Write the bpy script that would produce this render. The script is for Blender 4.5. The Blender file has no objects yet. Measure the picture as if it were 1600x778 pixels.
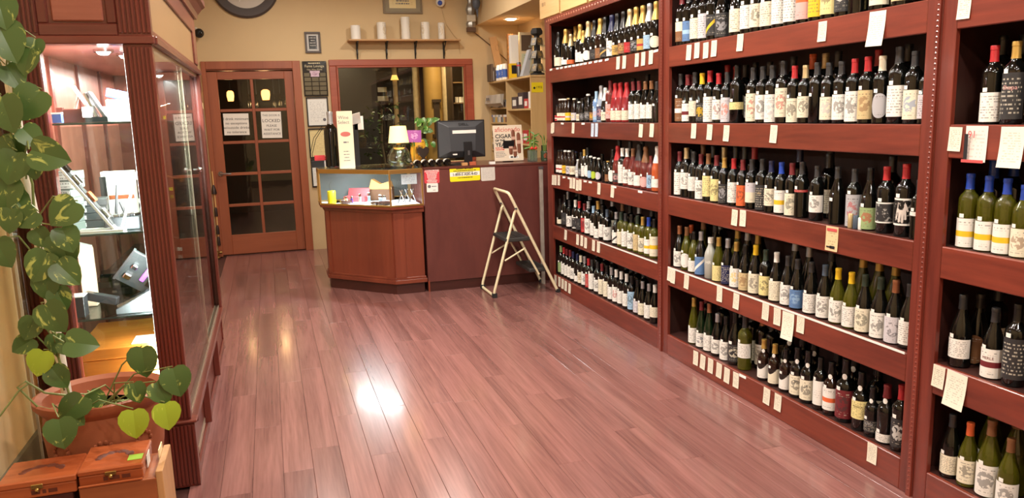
import bpy, math, random
from mathutils import Vector, Matrix
random.seed(7)
S = bpy.context.scene
C = S.collection
R = math.radians
# ---------------------------------------------------------------- camera
CF = Vector((0.28998252, 0.9413247, -0.17267874))
CR = Vector((0.95377122, -0.29913306, -0.02898072))
CD = Vector((-0.07893419, -0.15629211, -0.98455176))
FPX = 1207.2485
cam_d = bpy.data.cameras.new('camera'); cam = bpy.data.objects.new('camera', cam_d); C.objects.link(cam)
cam_d.sensor_width = 36; cam_d.sensor_fit = 'HORIZONTAL'; cam_d.lens = FPX / 1600 * 36
cam_d.clip_start = 0.05
M = Matrix((CR, -CD, -CF)).transposed().to_4x4(); M.translation = (0, 0, 1.5)
cam.matrix_world = M
S.camera = cam
# ---------------------------------------------------------------- world, light, exposure
W = bpy.data.worlds.new('world'); S.world = W; W.use_nodes = True
W.node_tree.nodes['Background'].inputs[0].default_value = (1.0, 0.86, 0.68, 1)
W.node_tree.nodes['Background'].inputs[1].default_value = 0.05
S.view_settings.view_transform = 'Standard'; S.view_settings.look = 'None'
S.view_settings.gamma = 1; S.view_settings.use_curve_mapping = False
S.view_settings.exposure = 0.1
CEIL = 3.05
LIGHTS = [(x, y, 33.0 if (x > 1 or y > 3) else 20.0) for y in (-1.0, 0.6, 2.2, 3.8, 5.4) for x in (0.35, 1.35)] + [(0.3, 8.0, 17.0), (1.6, 7.7, 22.0)]
def area(name, loc, size, power, col, rot=(0, 0, 0), shape='DISK', spread=180):
    d = bpy.data.lights.new(name, 'AREA'); d.shape = shape; d.size = size; d.energy = power; d.color = col
    d.spread = R(spread)
    o = bpy.data.objects.new(name, d); C.objects.link(o); o.location = loc; o.rotation_euler = rot
    return o
WARM = (1.0, 0.92, 0.82)
for (x, y, p) in LIGHTS:
    area('ceiling_lamp', (x, y, CEIL - 0.03), 0.14, p, WARM)
area('soffit_lamp', (2.70, 8.55, 2.519), 0.10, 5.0, (1.0, 0.78, 0.5), spread=100)
# ---------------------------------------------------------------- helpers
def at(u, v, Y):
    q = CF + CR * ((u - 800) / FPX) + CD * ((v - 389) / FPX)
    return Vector((0, 0, 1.5)) + q * (Y / q.y)
def lin(c):
    def f(x): return x / 12.92 if x <= 0.04045 else ((x + 0.055) / 1.055) ** 2.4
    return (f(c[0] / 255), f(c[1] / 255), f(c[2] / 255), 1)
def tag(o, label=None, cat=None, group=None, kind=None):
    if label: o['label'] = label
    if cat: o['category'] = cat
    if group: o['group'] = group
    if kind: o['kind'] = kind
    return o
def thing(name, label, cat, loc=(0, 0, 0), rz=0, group=None, kind=None):
    o = bpy.data.objects.new(name, None); C.objects.link(o); o.location = (loc[0], loc[1], loc[2] + (0.0006 if abs(loc[2]) > 1e-6 else 0)); o.rotation_euler = (0, 0, rz)
    o.empty_display_size = 0.05
    return tag(o, label, cat, group, kind)
def link(name, me, mat=None, parent=None, loc=None, rot=None):
    o = bpy.data.objects.new(name, me); C.objects.link(o)
    if mat:
        if not me.materials: me.materials.append(None)
        o.material_slots[0].link = 'OBJECT'; o.material_slots[0].material = mat
    if parent: o.parent = parent
    if loc is not None: o.location = loc
    if rot is not None: o.rotation_euler = rot
    return o
class MB:
    def __init__(s): s.v = []; s.f = []
    def add(s, vs, fs):
        n = len(s.v); s.v += [tuple(p) for p in vs]; s.f += [tuple(i + n for i in f) for f in fs]; return s
    def box(s, a, b, m=None):
        x0, y0, z0 = a; x1, y1, z1 = b
        vs = [Vector(p) for p in ((x0, y0, z0), (x1, y0, z0), (x1, y1, z0), (x0, y1, z0), (x0, y0, z1), (x1, y0, z1), (x1, y1, z1), (x0, y1, z1))]
        if m: vs = [m @ p for p in vs]
        return s.add(vs, [(0, 3, 2, 1), (4, 5, 6, 7), (0, 1, 5, 4), (1, 2, 6, 5), (2, 3, 7, 6), (3, 0, 4, 7)])
    def prism(s, poly, z0, z1, m=None):
        n = len(poly)
        vs = [Vector((x, y, z0)) for x, y in poly] + [Vector((x, y, z1)) for x, y in poly]
        if m: vs = [m @ p for p in vs]
        fs = [tuple(range(n - 1, -1, -1)), tuple(range(n, 2 * n))] + [(i, (i + 1) % n, (i + 1) % n + n, i + n) for i in range(n)]
        return s.add(vs, fs)
    def lathe(s, prof, seg=16, m=None, sy=1.0):
        vs = []; fs = []
        for r, z in prof:
            for k in range(seg):
                a = 2 * math.pi * k / seg; p = Vector((r * math.cos(a), r * math.sin(a) * sy, z)); vs.append(m @ p if m else p)
        for i in range(len(prof) - 1):
            for k in range(seg):
                k2 = (k + 1) % seg; fs.append((i * seg + k, i * seg + k2, (i + 1) * seg + k2, (i + 1) * seg + k))
        if prof[0][0] > 1e-6: fs.append(tuple(range(seg - 1, -1, -1)))
        if prof[-1][0] > 1e-6: fs.append(tuple(range((len(prof) - 1) * seg, len(prof) * seg)))
        return s.add(vs, fs)
    def tube(s, pts, r, seg=8, closed=False):
        pts = [Vector(p) for p in pts]; n = len(pts); vs = []; fs = []
        up = None
        rs = r if isinstance(r, (list, tuple)) else [r] * n
        for i, p in enumerate(pts):
            if closed: d = pts[(i + 1) % n] - pts[i - 1]
            else: d = pts[min(i + 1, n - 1)] - pts[max(i - 1, 0)]
            d.normalize()
            if up is None:
                up = Vector((0, 0, 1)) if abs(d.z) < 0.9 else Vector((1, 0, 0))
            a = d.cross(up)
            if a.length < 1e-4: a = d.cross(Vector((0.3, 1, 0.2)))
            a.normalize(); up = a.cross(d).normalized(); b = up
            for k in range(seg):
                t = 2 * math.pi * k / seg; vs.append(p + (a * math.cos(t) + b * math.sin(t)) * rs[i])
        for i in range(n if closed else n - 1):
            j = (i + 1) % n
            for k in range(seg):
                k2 = (k + 1) % seg; fs.append((i * seg + k, i * seg + k2, j * seg + k2, j * seg + k))
        if not closed: fs += [tuple(range(seg - 1, -1, -1)), tuple(range((n - 1) * seg, n * seg))]
        return s.add(vs, fs)
    def cyl(s, p0, p1, r, seg=12): return s.tube([p0, p1], r, seg)
    def ball(s, c, r, seg=10, rings=6, sz=1.0):
        pr = [(max(r * math.sin(math.pi * i / rings), 1e-5 if 0 < i < rings else 0), -r * sz * math.cos(math.pi * i / rings)) for i in range(rings + 1)]
        return s.lathe(pr, seg, Matrix.Translation(c))
    def mesh(s, name, smooth=False):
        me = bpy.data.meshes.new(name); me.from_pydata(s.v, [], s.f)
        if smooth:
            me.polygons.foreach_set('use_smooth', [True] * len(me.polygons))
            me.set_sharp_from_angle(angle=R(40))
        me.update(); return me
    def build(s, name, mat, parent=None, loc=None, rot=None, smooth=False, bevel=0):
        o = link(name, s.mesh(name, smooth), mat, parent, loc, rot)
        if bevel:
            b = o.modifiers.new('bevel', 'BEVEL'); b.width = bevel; b.segments = 1; b.limit_method = 'ANGLE'
        return o
def boxo(name, mat, a, b, parent=None, bevel=0, loc=None, rot=None):
    return MB().box(a, b).build(name, mat, parent, loc, rot, bevel=bevel)
def cbox(name, mat, size, parent=None, loc=None, rot=None, bevel=0):        # box standing on its origin
    x, y, z = size
    return boxo(name, mat, (-x / 2, -y / 2, 0), (x / 2, y / 2, z), parent, bevel, loc, rot)
# ---------------------------------------------------------------- materials
MATS = {}
def newmat(name):
    m = bpy.data.materials.new(name); m.use_nodes = True; return m, m.node_tree, m.node_tree.nodes['Principled BSDF']
def pbr(name, col, rough=0.5, metal=0.0, coat=0.0, trans=0.0, ior=1.45, emit=None, estr=0.0, noise=0.0, nscale=30, spec=0.5, bump=0.0):
    if name in MATS: return MATS[name]
    m, t, b = newmat(name)
    c = lin(col)
    b.inputs['Base Color'].default_value = c; b.inputs['Roughness'].default_value = rough; b.inputs['Metallic'].default_value = metal
    b.inputs['Coat Weight'].default_value = coat; b.inputs['Coat Roughness'].default_value = 0.08
    b.inputs['Transmission Weight'].default_value = trans; b.inputs['IOR'].default_value = ior
    b.inputs['Specular IOR Level'].default_value = spec
    if emit: b.inputs['Emission Color'].default_value = lin(emit); b.inputs['Emission Strength'].default_value = estr
    if noise or bump:
        tc = t.nodes.new('ShaderNodeTexCoord'); n = t.nodes.new('ShaderNodeTexNoise'); n.inputs['Scale'].default_value = nscale; n.inputs['Detail'].default_value = 5
        t.links.new(tc.outputs['Object'], n.inputs['Vector'])
        if noise:
            mx = t.nodes.new('ShaderNodeMix'); mx.data_type = 'RGBA'
            mx.inputs[6].default_value = tuple(x * (1 - noise) for x in c[:3]) + (1,); mx.inputs[7].default_value = tuple(min(1, x * (1 + noise)) for x in c[:3]) + (1,)
            t.links.new(n.outputs['Fac'], mx.inputs[0]); t.links.new(mx.outputs[2], b.inputs['Base Color'])
        if bump:
            bp = t.nodes.new('ShaderNodeBump'); bp.inputs['Strength'].default_value = bump; bp.inputs['Distance'].default_value = 0.01
            t.links.new(n.outputs['Fac'], bp.inputs['Height']); t.links.new(bp.outputs['Normal'], b.inputs['Normal'])
    MATS[name] = m; return m
def wood(name, c1, c2, axis='Y', rough=0.35, coat=0.2, scale=9.0, stretch=0.06, rnd=0.0, bump=0.05):
    if name in MATS: return MATS[name]
    m, t, b = newmat(name)
    N = t.nodes.new; L = t.links.new
    tc = N('ShaderNodeTexCoord'); mp = N('ShaderNodeMapping')
    sc = [1.0, 1.0, 1.0]; sc['XYZ'.index(axis)] = stretch
    mp.inputs['Scale'].default_value = sc
    L(tc.outputs['Object'], mp.inputs['Vector'])
    oi = N('ShaderNodeObjectInfo'); ml = N('ShaderNodeMath'); ml.operation = 'MULTIPLY'; ml.inputs[1].default_value = 37.0
    L(oi.outputs['Random'], ml.inputs[0]); cb = N('ShaderNodeCombineXYZ')
    for i in range(3): L(ml.outputs[0], cb.inputs[i])
    L(cb.outputs[0], mp.inputs['Location'])
    n1 = N('ShaderNodeTexNoise'); n1.inputs['Scale'].default_value = scale; n1.inputs['Detail'].default_value = 6; n1.inputs['Roughness'].default_value = 0.62; n1.inputs['Distortion'].default_value = 0.6
    L(mp.outputs[0], n1.inputs['Vector'])
    n2 = N('ShaderNodeTexNoise'); n2.inputs['Scale'].default_value = scale * 9; n2.inputs['Detail'].default_value = 3
    L(mp.outputs[0], n2.inputs['Vector'])
    ad = N('ShaderNodeMath'); ad.operation = 'MULTIPLY_ADD'; ad.inputs[1].default_value = 0.35
    L(n2.outputs['Fac'], ad.inputs[0]); L(n1.outputs['Fac'], ad.inputs[2])
    rp = N('ShaderNodeValToRGB'); rp.color_ramp.elements[0].position = 0.42; rp.color_ramp.elements[1].position = 0.86
    rp.color_ramp.elements[0].color = lin(c1); rp.color_ramp.elements[1].color = lin(c2)
    L(ad.outputs[0], rp.inputs[0])
    out = rp.outputs[0]
    if rnd:
        hs = N('ShaderNodeHueSaturation'); mr = N('ShaderNodeMapRange'); mr.inputs[3].default_value = 1 - rnd; mr.inputs[4].default_value = 1 + rnd
        L(oi.outputs['Random'], mr.inputs[0]); L(mr.outputs[0], hs.inputs['Value']); L(out, hs.inputs['Color']); out = hs.outputs[0]
    L(out, b.inputs['Base Color'])
    b.inputs['Roughness'].default_value = rough; b.inputs['Coat Weight'].default_value = coat; b.inputs['Coat Roughness'].default_value = 0.12
    if bump:
        bp = N('ShaderNodeBump'); bp.inputs['Strength'].default_value = bump; bp.inputs['Distance'].default_value = 0.004
        L(n2.outputs['Fac'], bp.inputs['Height']); L(bp.outputs['Normal'], b.inputs['Normal'])
    MATS[name] = m; return m
def glass(name, tint=(245, 250, 248), ior=1.45, rough=0.0):
    if name in MATS: return MATS[name]
    m = bpy.data.materials.new(name); m.use_nodes = True; t = m.node_tree; t.nodes.clear(); N = t.nodes.new; L = t.links.new
    o = N('ShaderNodeOutputMaterial'); mx = N('ShaderNodeMixShader'); tr = N('ShaderNodeBsdfTransparent'); gl = N('ShaderNodeBsdfGlossy'); ge = N('ShaderNodeNewGeometry'); dt = N('ShaderNodeVectorMath'); dt.operation = 'DOT_PRODUCT'
    tr.inputs[0].default_value = lin(tint); gl.inputs['Roughness'].default_value = rough
    f0 = ((ior - 1) / (ior + 1)) ** 2
    L(ge.outputs['Normal'], dt.inputs[0]); L(ge.outputs['Incoming'], dt.inputs[1])
    def mt(op, a, b):
        n = N('ShaderNodeMath'); n.operation = op
        for i, x in enumerate((a, b)):
            if x is None: continue
            if isinstance(x, (int, float)): n.inputs[i].default_value = x
            else: L(x, n.inputs[i])
        return n.outputs[0]
    sch = mt('ADD', mt('MULTIPLY', mt('POWER', mt('SUBTRACT', 1.0, mt('ABSOLUTE', dt.outputs['Value'], None)), 5.0), 1 - f0), f0)
    L(sch, mx.inputs[0]); L(tr.outputs[0], mx.inputs[1]); L(gl.outputs[0], mx.inputs[2]); L(mx.outputs[0], o.inputs[0])
    MATS[name] = m; return m
# printed paper: rows of broken dark strokes on the sheet's own coordinates
def printed(name, base, ink, rows=9, coord='Generated', axes=(1, 2), margin=0.12, dens=0.5, amount=0.75, size=30, style='l', acc=None):
    if name in MATS: return MATS[name]
    m, t, b = newmat(name); N = t.nodes.new; L = t.links.new
    tc = N('ShaderNodeTexCoord'); sp = N('ShaderNodeSeparateXYZ'); L(tc.outputs[coord], sp.inputs[0])
    U = sp.outputs[axes[0]]; V = sp.outputs[axes[1]]
    def math_(op, a, bb=None, c=None):
        n = N('ShaderNodeMath'); n.operation = op
        for i, x in enumerate((a, bb, c)):
            if x is None: continue
            if isinstance(x, (int, float)): n.inputs[i].default_value = x
            else: L(x, n.inputs[i])
        return n.outputs[0]
    def rng(x, lo, hi): return math_('MULTIPLY', math_('GREATER_THAN', x, lo), math_('LESS_THAN', x, hi))
    def mixc(f, a, c):
        n = N('ShaderNodeMix'); n.data_type = 'RGBA'; L(f, n.inputs[0])
        for i, x in ((6, a), (7, c)):
            if isinstance(x, tuple): n.inputs[i].default_value = x
            else: L(x, n.inputs[i])
        return n.outputs[2]
    cb = N('ShaderNodeCombineXYZ'); L(math_('MULTIPLY', U, size), cb.inputs[0]); L(math_('FLOOR', math_('MULTIPLY', V, rows)), cb.inputs[1])
    oi = N('ShaderNodeObjectInfo'); L(math_('MULTIPLY', oi.outputs['Random'], 51.0), cb.inputs[2])
    nz = N('ShaderNodeTexNoise'); nz.inputs['Scale'].default_value = 1.0; nz.inputs['Detail'].default_value = 1; L(cb.outputs[0], nz.inputs['Vector'])
    col = lin(base)
    A = lin(acc) if acc else lin(ink)
    def lines(ulo, uhi, vlo, vhi, am):
        fr = math_('FRACT', math_('MULTIPLY', V, rows))
        k = math_('MULTIPLY', rng(fr, 0.3, 0.72), math_('GREATER_THAN', nz.outputs['Fac'], 1 - dens))
        k = math_('MULTIPLY', k, math_('MULTIPLY', rng(U, ulo, uhi), rng(V, vlo, vhi)))
        return math_('MULTIPLY', k, am)
    if style == 'h':
        col = mixc(math_('GREATER_THAN', V, 0.52), col, A)
    if style == 'b':
        col = mixc(rng(V, 0.36, 0.56), col, A)
    if style == 's':
        f = math_('SUBTRACT', V, math_('MULTIPLY', U, 0.9)); col = mixc(rng(f, -0.06 if acc else 0.1, 0.12), col, A)
    if style == 'v':
        # swooping dark top edge
        f = math_('ADD', V, math_('MULTIPLY', math_('SINE', math_('MULTIPLY', U, 4.5)), 0.28)); col = mixc(math_('GREATER_THAN', f, 0.9), col, lin((30, 20, 18)))
    if style in 'pd':
        n3 = N('ShaderNodeTexNoise'); n3.inputs['Scale'].default_value = 7.0; n3.inputs['Detail'].default_value = 4
        cb2 = N('ShaderNodeCombineXYZ'); L(U, cb2.inputs[0]); L(V, cb2.inputs[1]); L(math_('MULTIPLY', oi.outputs['Random'], 77.0), cb2.inputs[2]); L(cb2.outputs[0], n3.inputs['Vector'])
        if style == 'p':
            du = math_('DIVIDE', math_('SUBTRACT', U, 0.5), 0.30); dv = math_('DIVIDE', math_('SUBTRACT', V, 0.52), 0.30)
            rr = math_('ADD', math_('MULTIPLY', du, du), math_('MULTIPLY', dv, dv))
            k = math_('MULTIPLY', math_('LESS_THAN', math_('ADD', rr, math_('MULTIPLY', n3.outputs['Fac'], 0.8)), 1.25), math_('GREATER_THAN', n3.outputs['Fac'], 0.47))
            col = mixc(math_('MULTIPLY', k, 0.6), col, A)
        else:
            k = math_('SUBTRACT', 1.0, math_('MULTIPLY', rng(U, 0.07, 0.93), rng(V, 0.07, 0.93)))
            k2 = math_('MULTIPLY', math_('GREATER_THAN', n3.outputs['Fac'], 0.6), 0.4)
            col = mixc(math_('MAXIMUM', k, k2), col, A)
    if style in 'lnhbspvo':
        if style in 'l': f = lines(margin, 1 - margin, margin, 1 - margin, amount)
        elif style == 'n': f = lines(0.3, 0.7, 0.3, 0.6, amount * 0.5)
        else: f = math_('MAXIMUM', lines(0.22, 0.78, 0.78, 0.93, amount), lines(0.25, 0.75, 0.06, 0.22, amount * 0.7))
        col = mixc(f, col, lin(ink))
    if isinstance(col, tuple): b.inputs['Base Color'].default_value = col
    else: L(col, b.inputs['Base Color'])
    b.inputs['Roughness'].default_value = 0.45
    MATS[name] = m; return m
def text(s, size, mat, parent, o, xd, yd, name='lettering', align='CENTER', wrap=None, bold=0.0):
    cu = bpy.data.curves.new('t', 'FONT'); cu.body = s; cu.size = size; cu.align_x = align; cu.align_y = 'CENTER'; cu.resolution_u = 2; cu.offset = bold
    ob = bpy.data.objects.new('t', cu)
    me = bpy.data.meshes.new_from_object(ob); bpy.data.objects.remove(ob); bpy.data.curves.remove(cu)
    xd = Vector(xd).normalized(); yd = Vector(yd).normalized(); zd = xd.cross(yd); o = Vector(o)
    for v in me.vertices:
        if wrap:   # wrap = (radius, angle0): around a vertical axis through o
            a = wrap[1] + v.co.x / wrap[0]
            v.co = Vector((o.x + wrap[0] * math.cos(a), o.y + wrap[0] * math.sin(a), o.z + v.co.y))
        else:
            v.co = o + xd * v.co.x + yd * v.co.y + zd * 0.0006
    me.name = name
    return link(name, me, mat, parent)
def scribble(parent, mat, c, w, rows, gap, hh, xd=(1, 0, 0), seed=1, name='fine_print', centre=True):
    # rows of short strokes standing for print too small to read
    rg = random.Random(seed); xd = Vector(xd).normalized(); zd = Vector((0, 0, 1)); nd = xd.cross(zd); m = MB()
    for k in range(rows):
        ww = w * rg.uniform(.6, 1.0); x = -ww / 2 if centre else -w / 2; e = x + ww
        while x < e - .15 * gap:
            l = min(rg.uniform(.6, 2.4) * hh, e - x); o = Vector(c) + zd * (-k * gap)
            m.v += [tuple(o + xd * a + zd * b + nd * .0003) for a, b in ((x, 0), (x + l, 0), (x + l, hh), (x, hh))]; n = len(m.v); m.f.append((n - 4, n - 3, n - 2, n - 1)); x += l + hh * .5
    o = m.build(name, mat, parent); o['kind'] = 'stuff'; return o
WALLC = pbr('wall_paint', (206, 180, 138), 0.75, noise=0.05, nscale=2.5, bump=0.03)
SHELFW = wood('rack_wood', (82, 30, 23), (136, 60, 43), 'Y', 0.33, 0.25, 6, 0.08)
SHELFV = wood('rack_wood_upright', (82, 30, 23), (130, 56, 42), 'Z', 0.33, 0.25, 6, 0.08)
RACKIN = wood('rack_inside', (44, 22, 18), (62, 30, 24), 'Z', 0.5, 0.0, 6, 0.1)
CABV = wood('cabinet_wood', (74, 30, 24), (112, 48, 38), 'Z', 0.3, 0.3, 7, 0.05)
CABH = wood('cabinet_wood_cross', (84, 38, 31), (122, 60, 48), 'X', 0.32, 0.3, 7, 0.05)
CABY = wood('cabinet_wood_long', (82, 36, 29), (120, 58, 46), 'Y', 0.32, 0.3, 7, 0.05)
DOORW = wood('door_wood', (136, 70, 44), (162, 90, 58), 'Z', 0.4, 0.15, 5, 0.05)
DOORH = wood('door_wood_cross', (136, 70, 44), (162, 90, 58), 'X', 0.4, 0.15, 5, 0.05)
MIRW = wood('window_wood', (140, 62, 42), (166, 84, 60), 'X', 0.35, 0.2, 5, 0.05)
COUNT = wood('counter_laminate', (88, 44, 40), (104, 54, 48), 'Z', 0.38, 0.1, 3, 0.3)
COUNT2 = wood('counter_cherry', (104, 44, 30), (128, 60, 40), 'Z', 0.32, 0.2, 4, 0.06)
KICK = wood('counter_kick', (58, 24, 20), (72, 32, 26), 'X', 0.4, 0.1, 4, 0.1)
PLANK = wood('floor_plank', (98, 61, 57), (146, 99, 93), 'Y', 0.25, 0.3, 11, 0.05, rnd=0.07, bump=0.03)
FLOORB = pbr('floor_gap', (74, 42, 38), 0.6)
BLOND = wood('blond_wood', (196, 162, 108), (214, 184, 132), 'Z', 0.5, 0.05, 5, 0.08)
PANE = glass('pane_glass')
PANE2 = glass('acrylic', (236, 244, 246))
PAPER = pbr('paper', (236, 232, 224), 0.6)
WHITE = pbr('white', (238, 236, 230), 0.45)
BLACK = pbr('black_plastic', (26, 26, 28), 0.4)
BLACKG = pbr('black_gloss', (14, 14, 15), 0.12)
INK = pbr('ink', (30, 28, 30), 0.6)
INKG = pbr('ink_grey', (110, 108, 112), 0.6)
GOLD = pbr('gold_metal', (196, 160, 96), 0.35, 1.0)
BRASS = pbr('brass', (190, 160, 100), 0.25, 1.0)
CHROME = pbr('chrome', (200, 200, 205), 0.18, 1.0)
GREYM = pbr('grey_metal', (120, 120, 124), 0.35, 0.8)
# ================================================================ THE SETTING
XL, XR, YB = -0.95, 2.99, 9.2
def struct(name, mb, mat, parent=None, bevel=0):
    o = mb.build(name, mat, parent, bevel=bevel)
    if not parent: o['kind'] = 'structure'
    return o
floor = struct('floor', MB().box((XL - 0.1, -2.0, -0.06), (XR + 0.1, YB + 0.15, -0.012)), FLOORB)
PW = 0.126
pm = MB(); g = 0.0004; b_ = 0.0012
pm.add([(g, g, -0.012), (PW - g, g, -0.012), (PW - g, 1 - g, -0.012), (g, 1 - g, -0.012), (g, g, -b_), (PW - g, g, -b_), (PW - g, 1 - g, -b_), (g, 1 - g, -b_),
        (g + b_, g + b_, 0), (PW - g - b_, g + b_, 0), (PW - g - b_, 1 - g - b_, 0), (g + b_, 1 - g - b_, 0)],
       [(0, 1, 5, 4), (1, 2, 6, 5), (2, 3, 7, 6), (3, 0, 4, 7), (4, 5, 9, 8), (5, 6, 10, 9), (6, 7, 11, 10), (7, 4, 8, 11), (8, 9, 10, 11)])
pme = pm.mesh('plank')
x = -0.049 - 4 * PW; row = 0
while x < 2.42:
    y = 0.3 - random.random() * 1.2
    while y < YB:
        L_ = 1.21
        y0 = max(y, -0.6); y1 = min(y + L_, YB + 0.08)
        if y1 > 0.4 and not (x < -0.45 and y1 < 5.0):
            p = link('plank', pme, PLANK, floor, (x, y0, 0)); p.scale = (1, y1 - y0, 1)
        y += L_
    x += PW; row += 1
# walls
wb = MB()
DX0, DX1, DZ = -0.605, 0.338, 2.066
WX0, WX1, WZ0, WZ1 = 0.80, 2.31, 0.95, 2.09
for (a, b) in (((XL, 0), (DX0, CEIL)), ((DX0, DZ), (DX1, CEIL)), ((DX1, 0), (WX0, CEIL)), ((WX0, 0), (WX1, WZ0)), ((WX0, WZ1), (WX1, CEIL)), ((WX1, 0), (XR, CEIL))):
    wb.box((a[0], YB, a[1]), (b[0], YB + 0.14, b[1]))
struct('wall_back', wb, WALLC)
struct('wall_left', MB().box((XL - 0.1, -2.0, 0), (XL, YB + 0.14, CEIL)), WALLC)
struct('wall_right', MB().box((XR, -2.0, 0), (XR + 0.1, YB + 0.14, CEIL)), WALLC)
struct('wall_front', MB().box((XL, -2.1, 0), (XR, -2.0, CEIL)), WALLC)
CEILM = pbr('ceiling_paint', (214, 196, 160), 0.8)
struct('ceiling', MB().box((XL - 0.1, -2.1, CEIL), (XR + 0.1, YB + 0.14, CEIL + 0.08)), CEILM)
struct('ceiling_soffit', MB().box((2.47, 0.0, 2.545), (XR, YB, CEIL)), WALLC)
struct('baseboard_left', MB().box((XL, 1.2, 0), (XL + 0.015, 3.29, 0.34)), pbr('grey_base', (112, 102, 84), 0.6))
LAMPW = pbr('lamp_trim', (235, 228, 214), 0.4)
GLOW = pbr('lamp_lens', (255, 240, 214), 0.5, emit=(255, 236, 200), estr=16.0)
for i, (lx, ly, p) in enumerate(LIGHTS):
    t = thing('recessed_light', 'round recessed ceiling light %s, %s' % ('on the cabinet side' if lx < 1 else 'on the rack side', ('above the entrance', 'behind the camera spot', 'above the near rack', 'above the middle rack', 'above the far rack', 'behind the counter')[min(5, i // 2)]), 'light', (lx, ly, CEIL), group='recessed ceiling lights')
    MB().lathe([(0.075, -0.004), (0.10, -0.008), (0.10, 0.0), (0.075, 0.0)], 20).build('trim_ring', LAMPW, t, smooth=True)
t = thing('soffit_downlight', 'glowing recessed downlight in the soffit above the blond shelves', 'light', (2.70, 8.55, 2.545))
MB().lathe([(0.062, -0.004), (0.09, -0.008), (0.09, 0.0), (0.062, 0.0)], 20).build('trim_ring', LAMPW, t, smooth=True)
MB().lathe([(0, -0.022), (0.04, -0.018), (0.061, -0.008), (0.061, 0.0), (0, 0.0)], 20).build('lens', GLOW, t, smooth=True)
# door casing, door
cs = MB()
for (a, b) in (((-0.633, 0), (-0.585, 2.15)), ((0.322, 0), (0.407, 2.15)), ((-0.585, 2.066), (0.322, 2.15))):
    cs.box((a[0], YB - 0.022, a[1]), (b[0], YB, b[1]))
cs.box((-0.605, YB, 0), (-0.592, YB + 0.14, 2.066)); cs.box((0.326, YB, 0), (0.338, YB + 0.14, 2.066)); cs.box((-0.592, YB, 2.052), (0.326, YB + 0.14, 2.066))
struct('trim_1', cs, DOORW, bevel=0.003)
door = bpy.data.objects.new('door_1', None); C.objects.link(door); door.location = (-0.588, YB + 0.015, 0.012); tag(door, 'reddish brown wooden door with ten glass panes and lever handle', 'door', kind='structure')
DWd, DHt, DT = 0.908, 2.03, 0.042
gx0, gx1, gz0, gz1, mt = 0.109, 0.815, 0.222, 1.945, 0.032
boxo('stile', DOORW, (0, 0, 0), (gx0, DT, DHt), door, 0.003); boxo('stile', DOORW, (gx1, 0, 0), (DWd, DT, DHt), door, 0.003)
boxo('rail', DOORH, (gx0, 0, 0), (gx1, DT, gz0), door, 0.003); boxo('rail', DOORH, (gx0, 0, gz1), (gx1, DT, DHt), door, 0.003)
cx = (gx0 + gx1) / 2; boxo('muntin', DOORW, (cx - mt / 2, 0.004, gz0), (cx + mt / 2, DT - 0.004, gz1), door, 0.003)
ph = (gz1 - gz0 + mt) / 5
for i in range(5):
    za = gz0 + i * ph
    for (xa, xb) in ((gx0, cx - mt / 2), (cx + mt / 2, gx1)):
        boxo('pane', PANE, (xa, 0.018, za), (xb, 0.023, za + ph - mt), door)
        if i < 4: boxo('muntin', DOORH, (xa, 0.004, za + ph - mt), (xb, DT - 0.004, za + ph), door, 0.003)
hd = MB(); hd.cyl((0.055, -0.012, 0.92), (0.055, 0.0, 0.92), 0.028, 16).cyl((0.055, -0.045, 0.92), (0.055, -0.01, 0.92), 0.011, 10).tube([(0.055, -0.045, 0.92), (0.1, -0.048, 0.921), (0.165, -0.042, 0.916)], [0.012, 0.011, 0.009], 8)
tag(hd.build('handle', CHROME, door, smooth=True), 'brushed lever handle')
def sheet(name, mat, label, cat, x0, x1, z0, z1, y, group=None, th=0.0015, tilt=0):
    t = thing(name, label, cat, ((x0 + x1) / 2, y, (z0 + z1) / 2), group=group); t.rotation_euler = (0, tilt, 0)
    w, h = (x1 - x0) / 2, (z1 - z0) / 2
    boxo('sheet', mat, (-w, -th, -h), (w, 0, h), t)
    return t, w, h
XD, ZD = (1, 0, 0), (0, 0, 1)
DYF = YB + 0.012
p0 = at(348, 178, DYF); p1 = at(390.5, 210.5, DYF)
t, w, h = sheet('paper_sign', PAPER, 'white paper notice about minimums taped inside an upper door pane', 'sign', p0.x, p1.x, p1.z, p0.z, DYF, tilt=R(1))
for k, s in enumerate(('I drink minimum', 'no exceptions', 'w/outside drinks', 'no tolerance')):
    text(s, 0.04, INK, t, (0, -0.0018, h * 0.5 - k * 0.048), XD, ZD)
p0 = at(407, 175, DYF); p1 = at(441.5, 215, DYF)
t, w, h = sheet('paper_sign', PAPER, 'white paper sign reading LOCKED please wait for assistance on the door', 'sign', p0.x, p1.x, p1.z, p0.z, DYF, tilt=R(1))
for s, z, sz in (('THIS DOOR IS', 0.105, 0.03), ('LOCKED', 0.045, 0.05), ('PLEASE', -0.01, 0.036), ('WAIT FOR', -0.055, 0.036), ('ASSISTANCE', -0.10, 0.034)):
    text(s, sz, INK, t, (0, -0.0018, z), XD, ZD)
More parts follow.
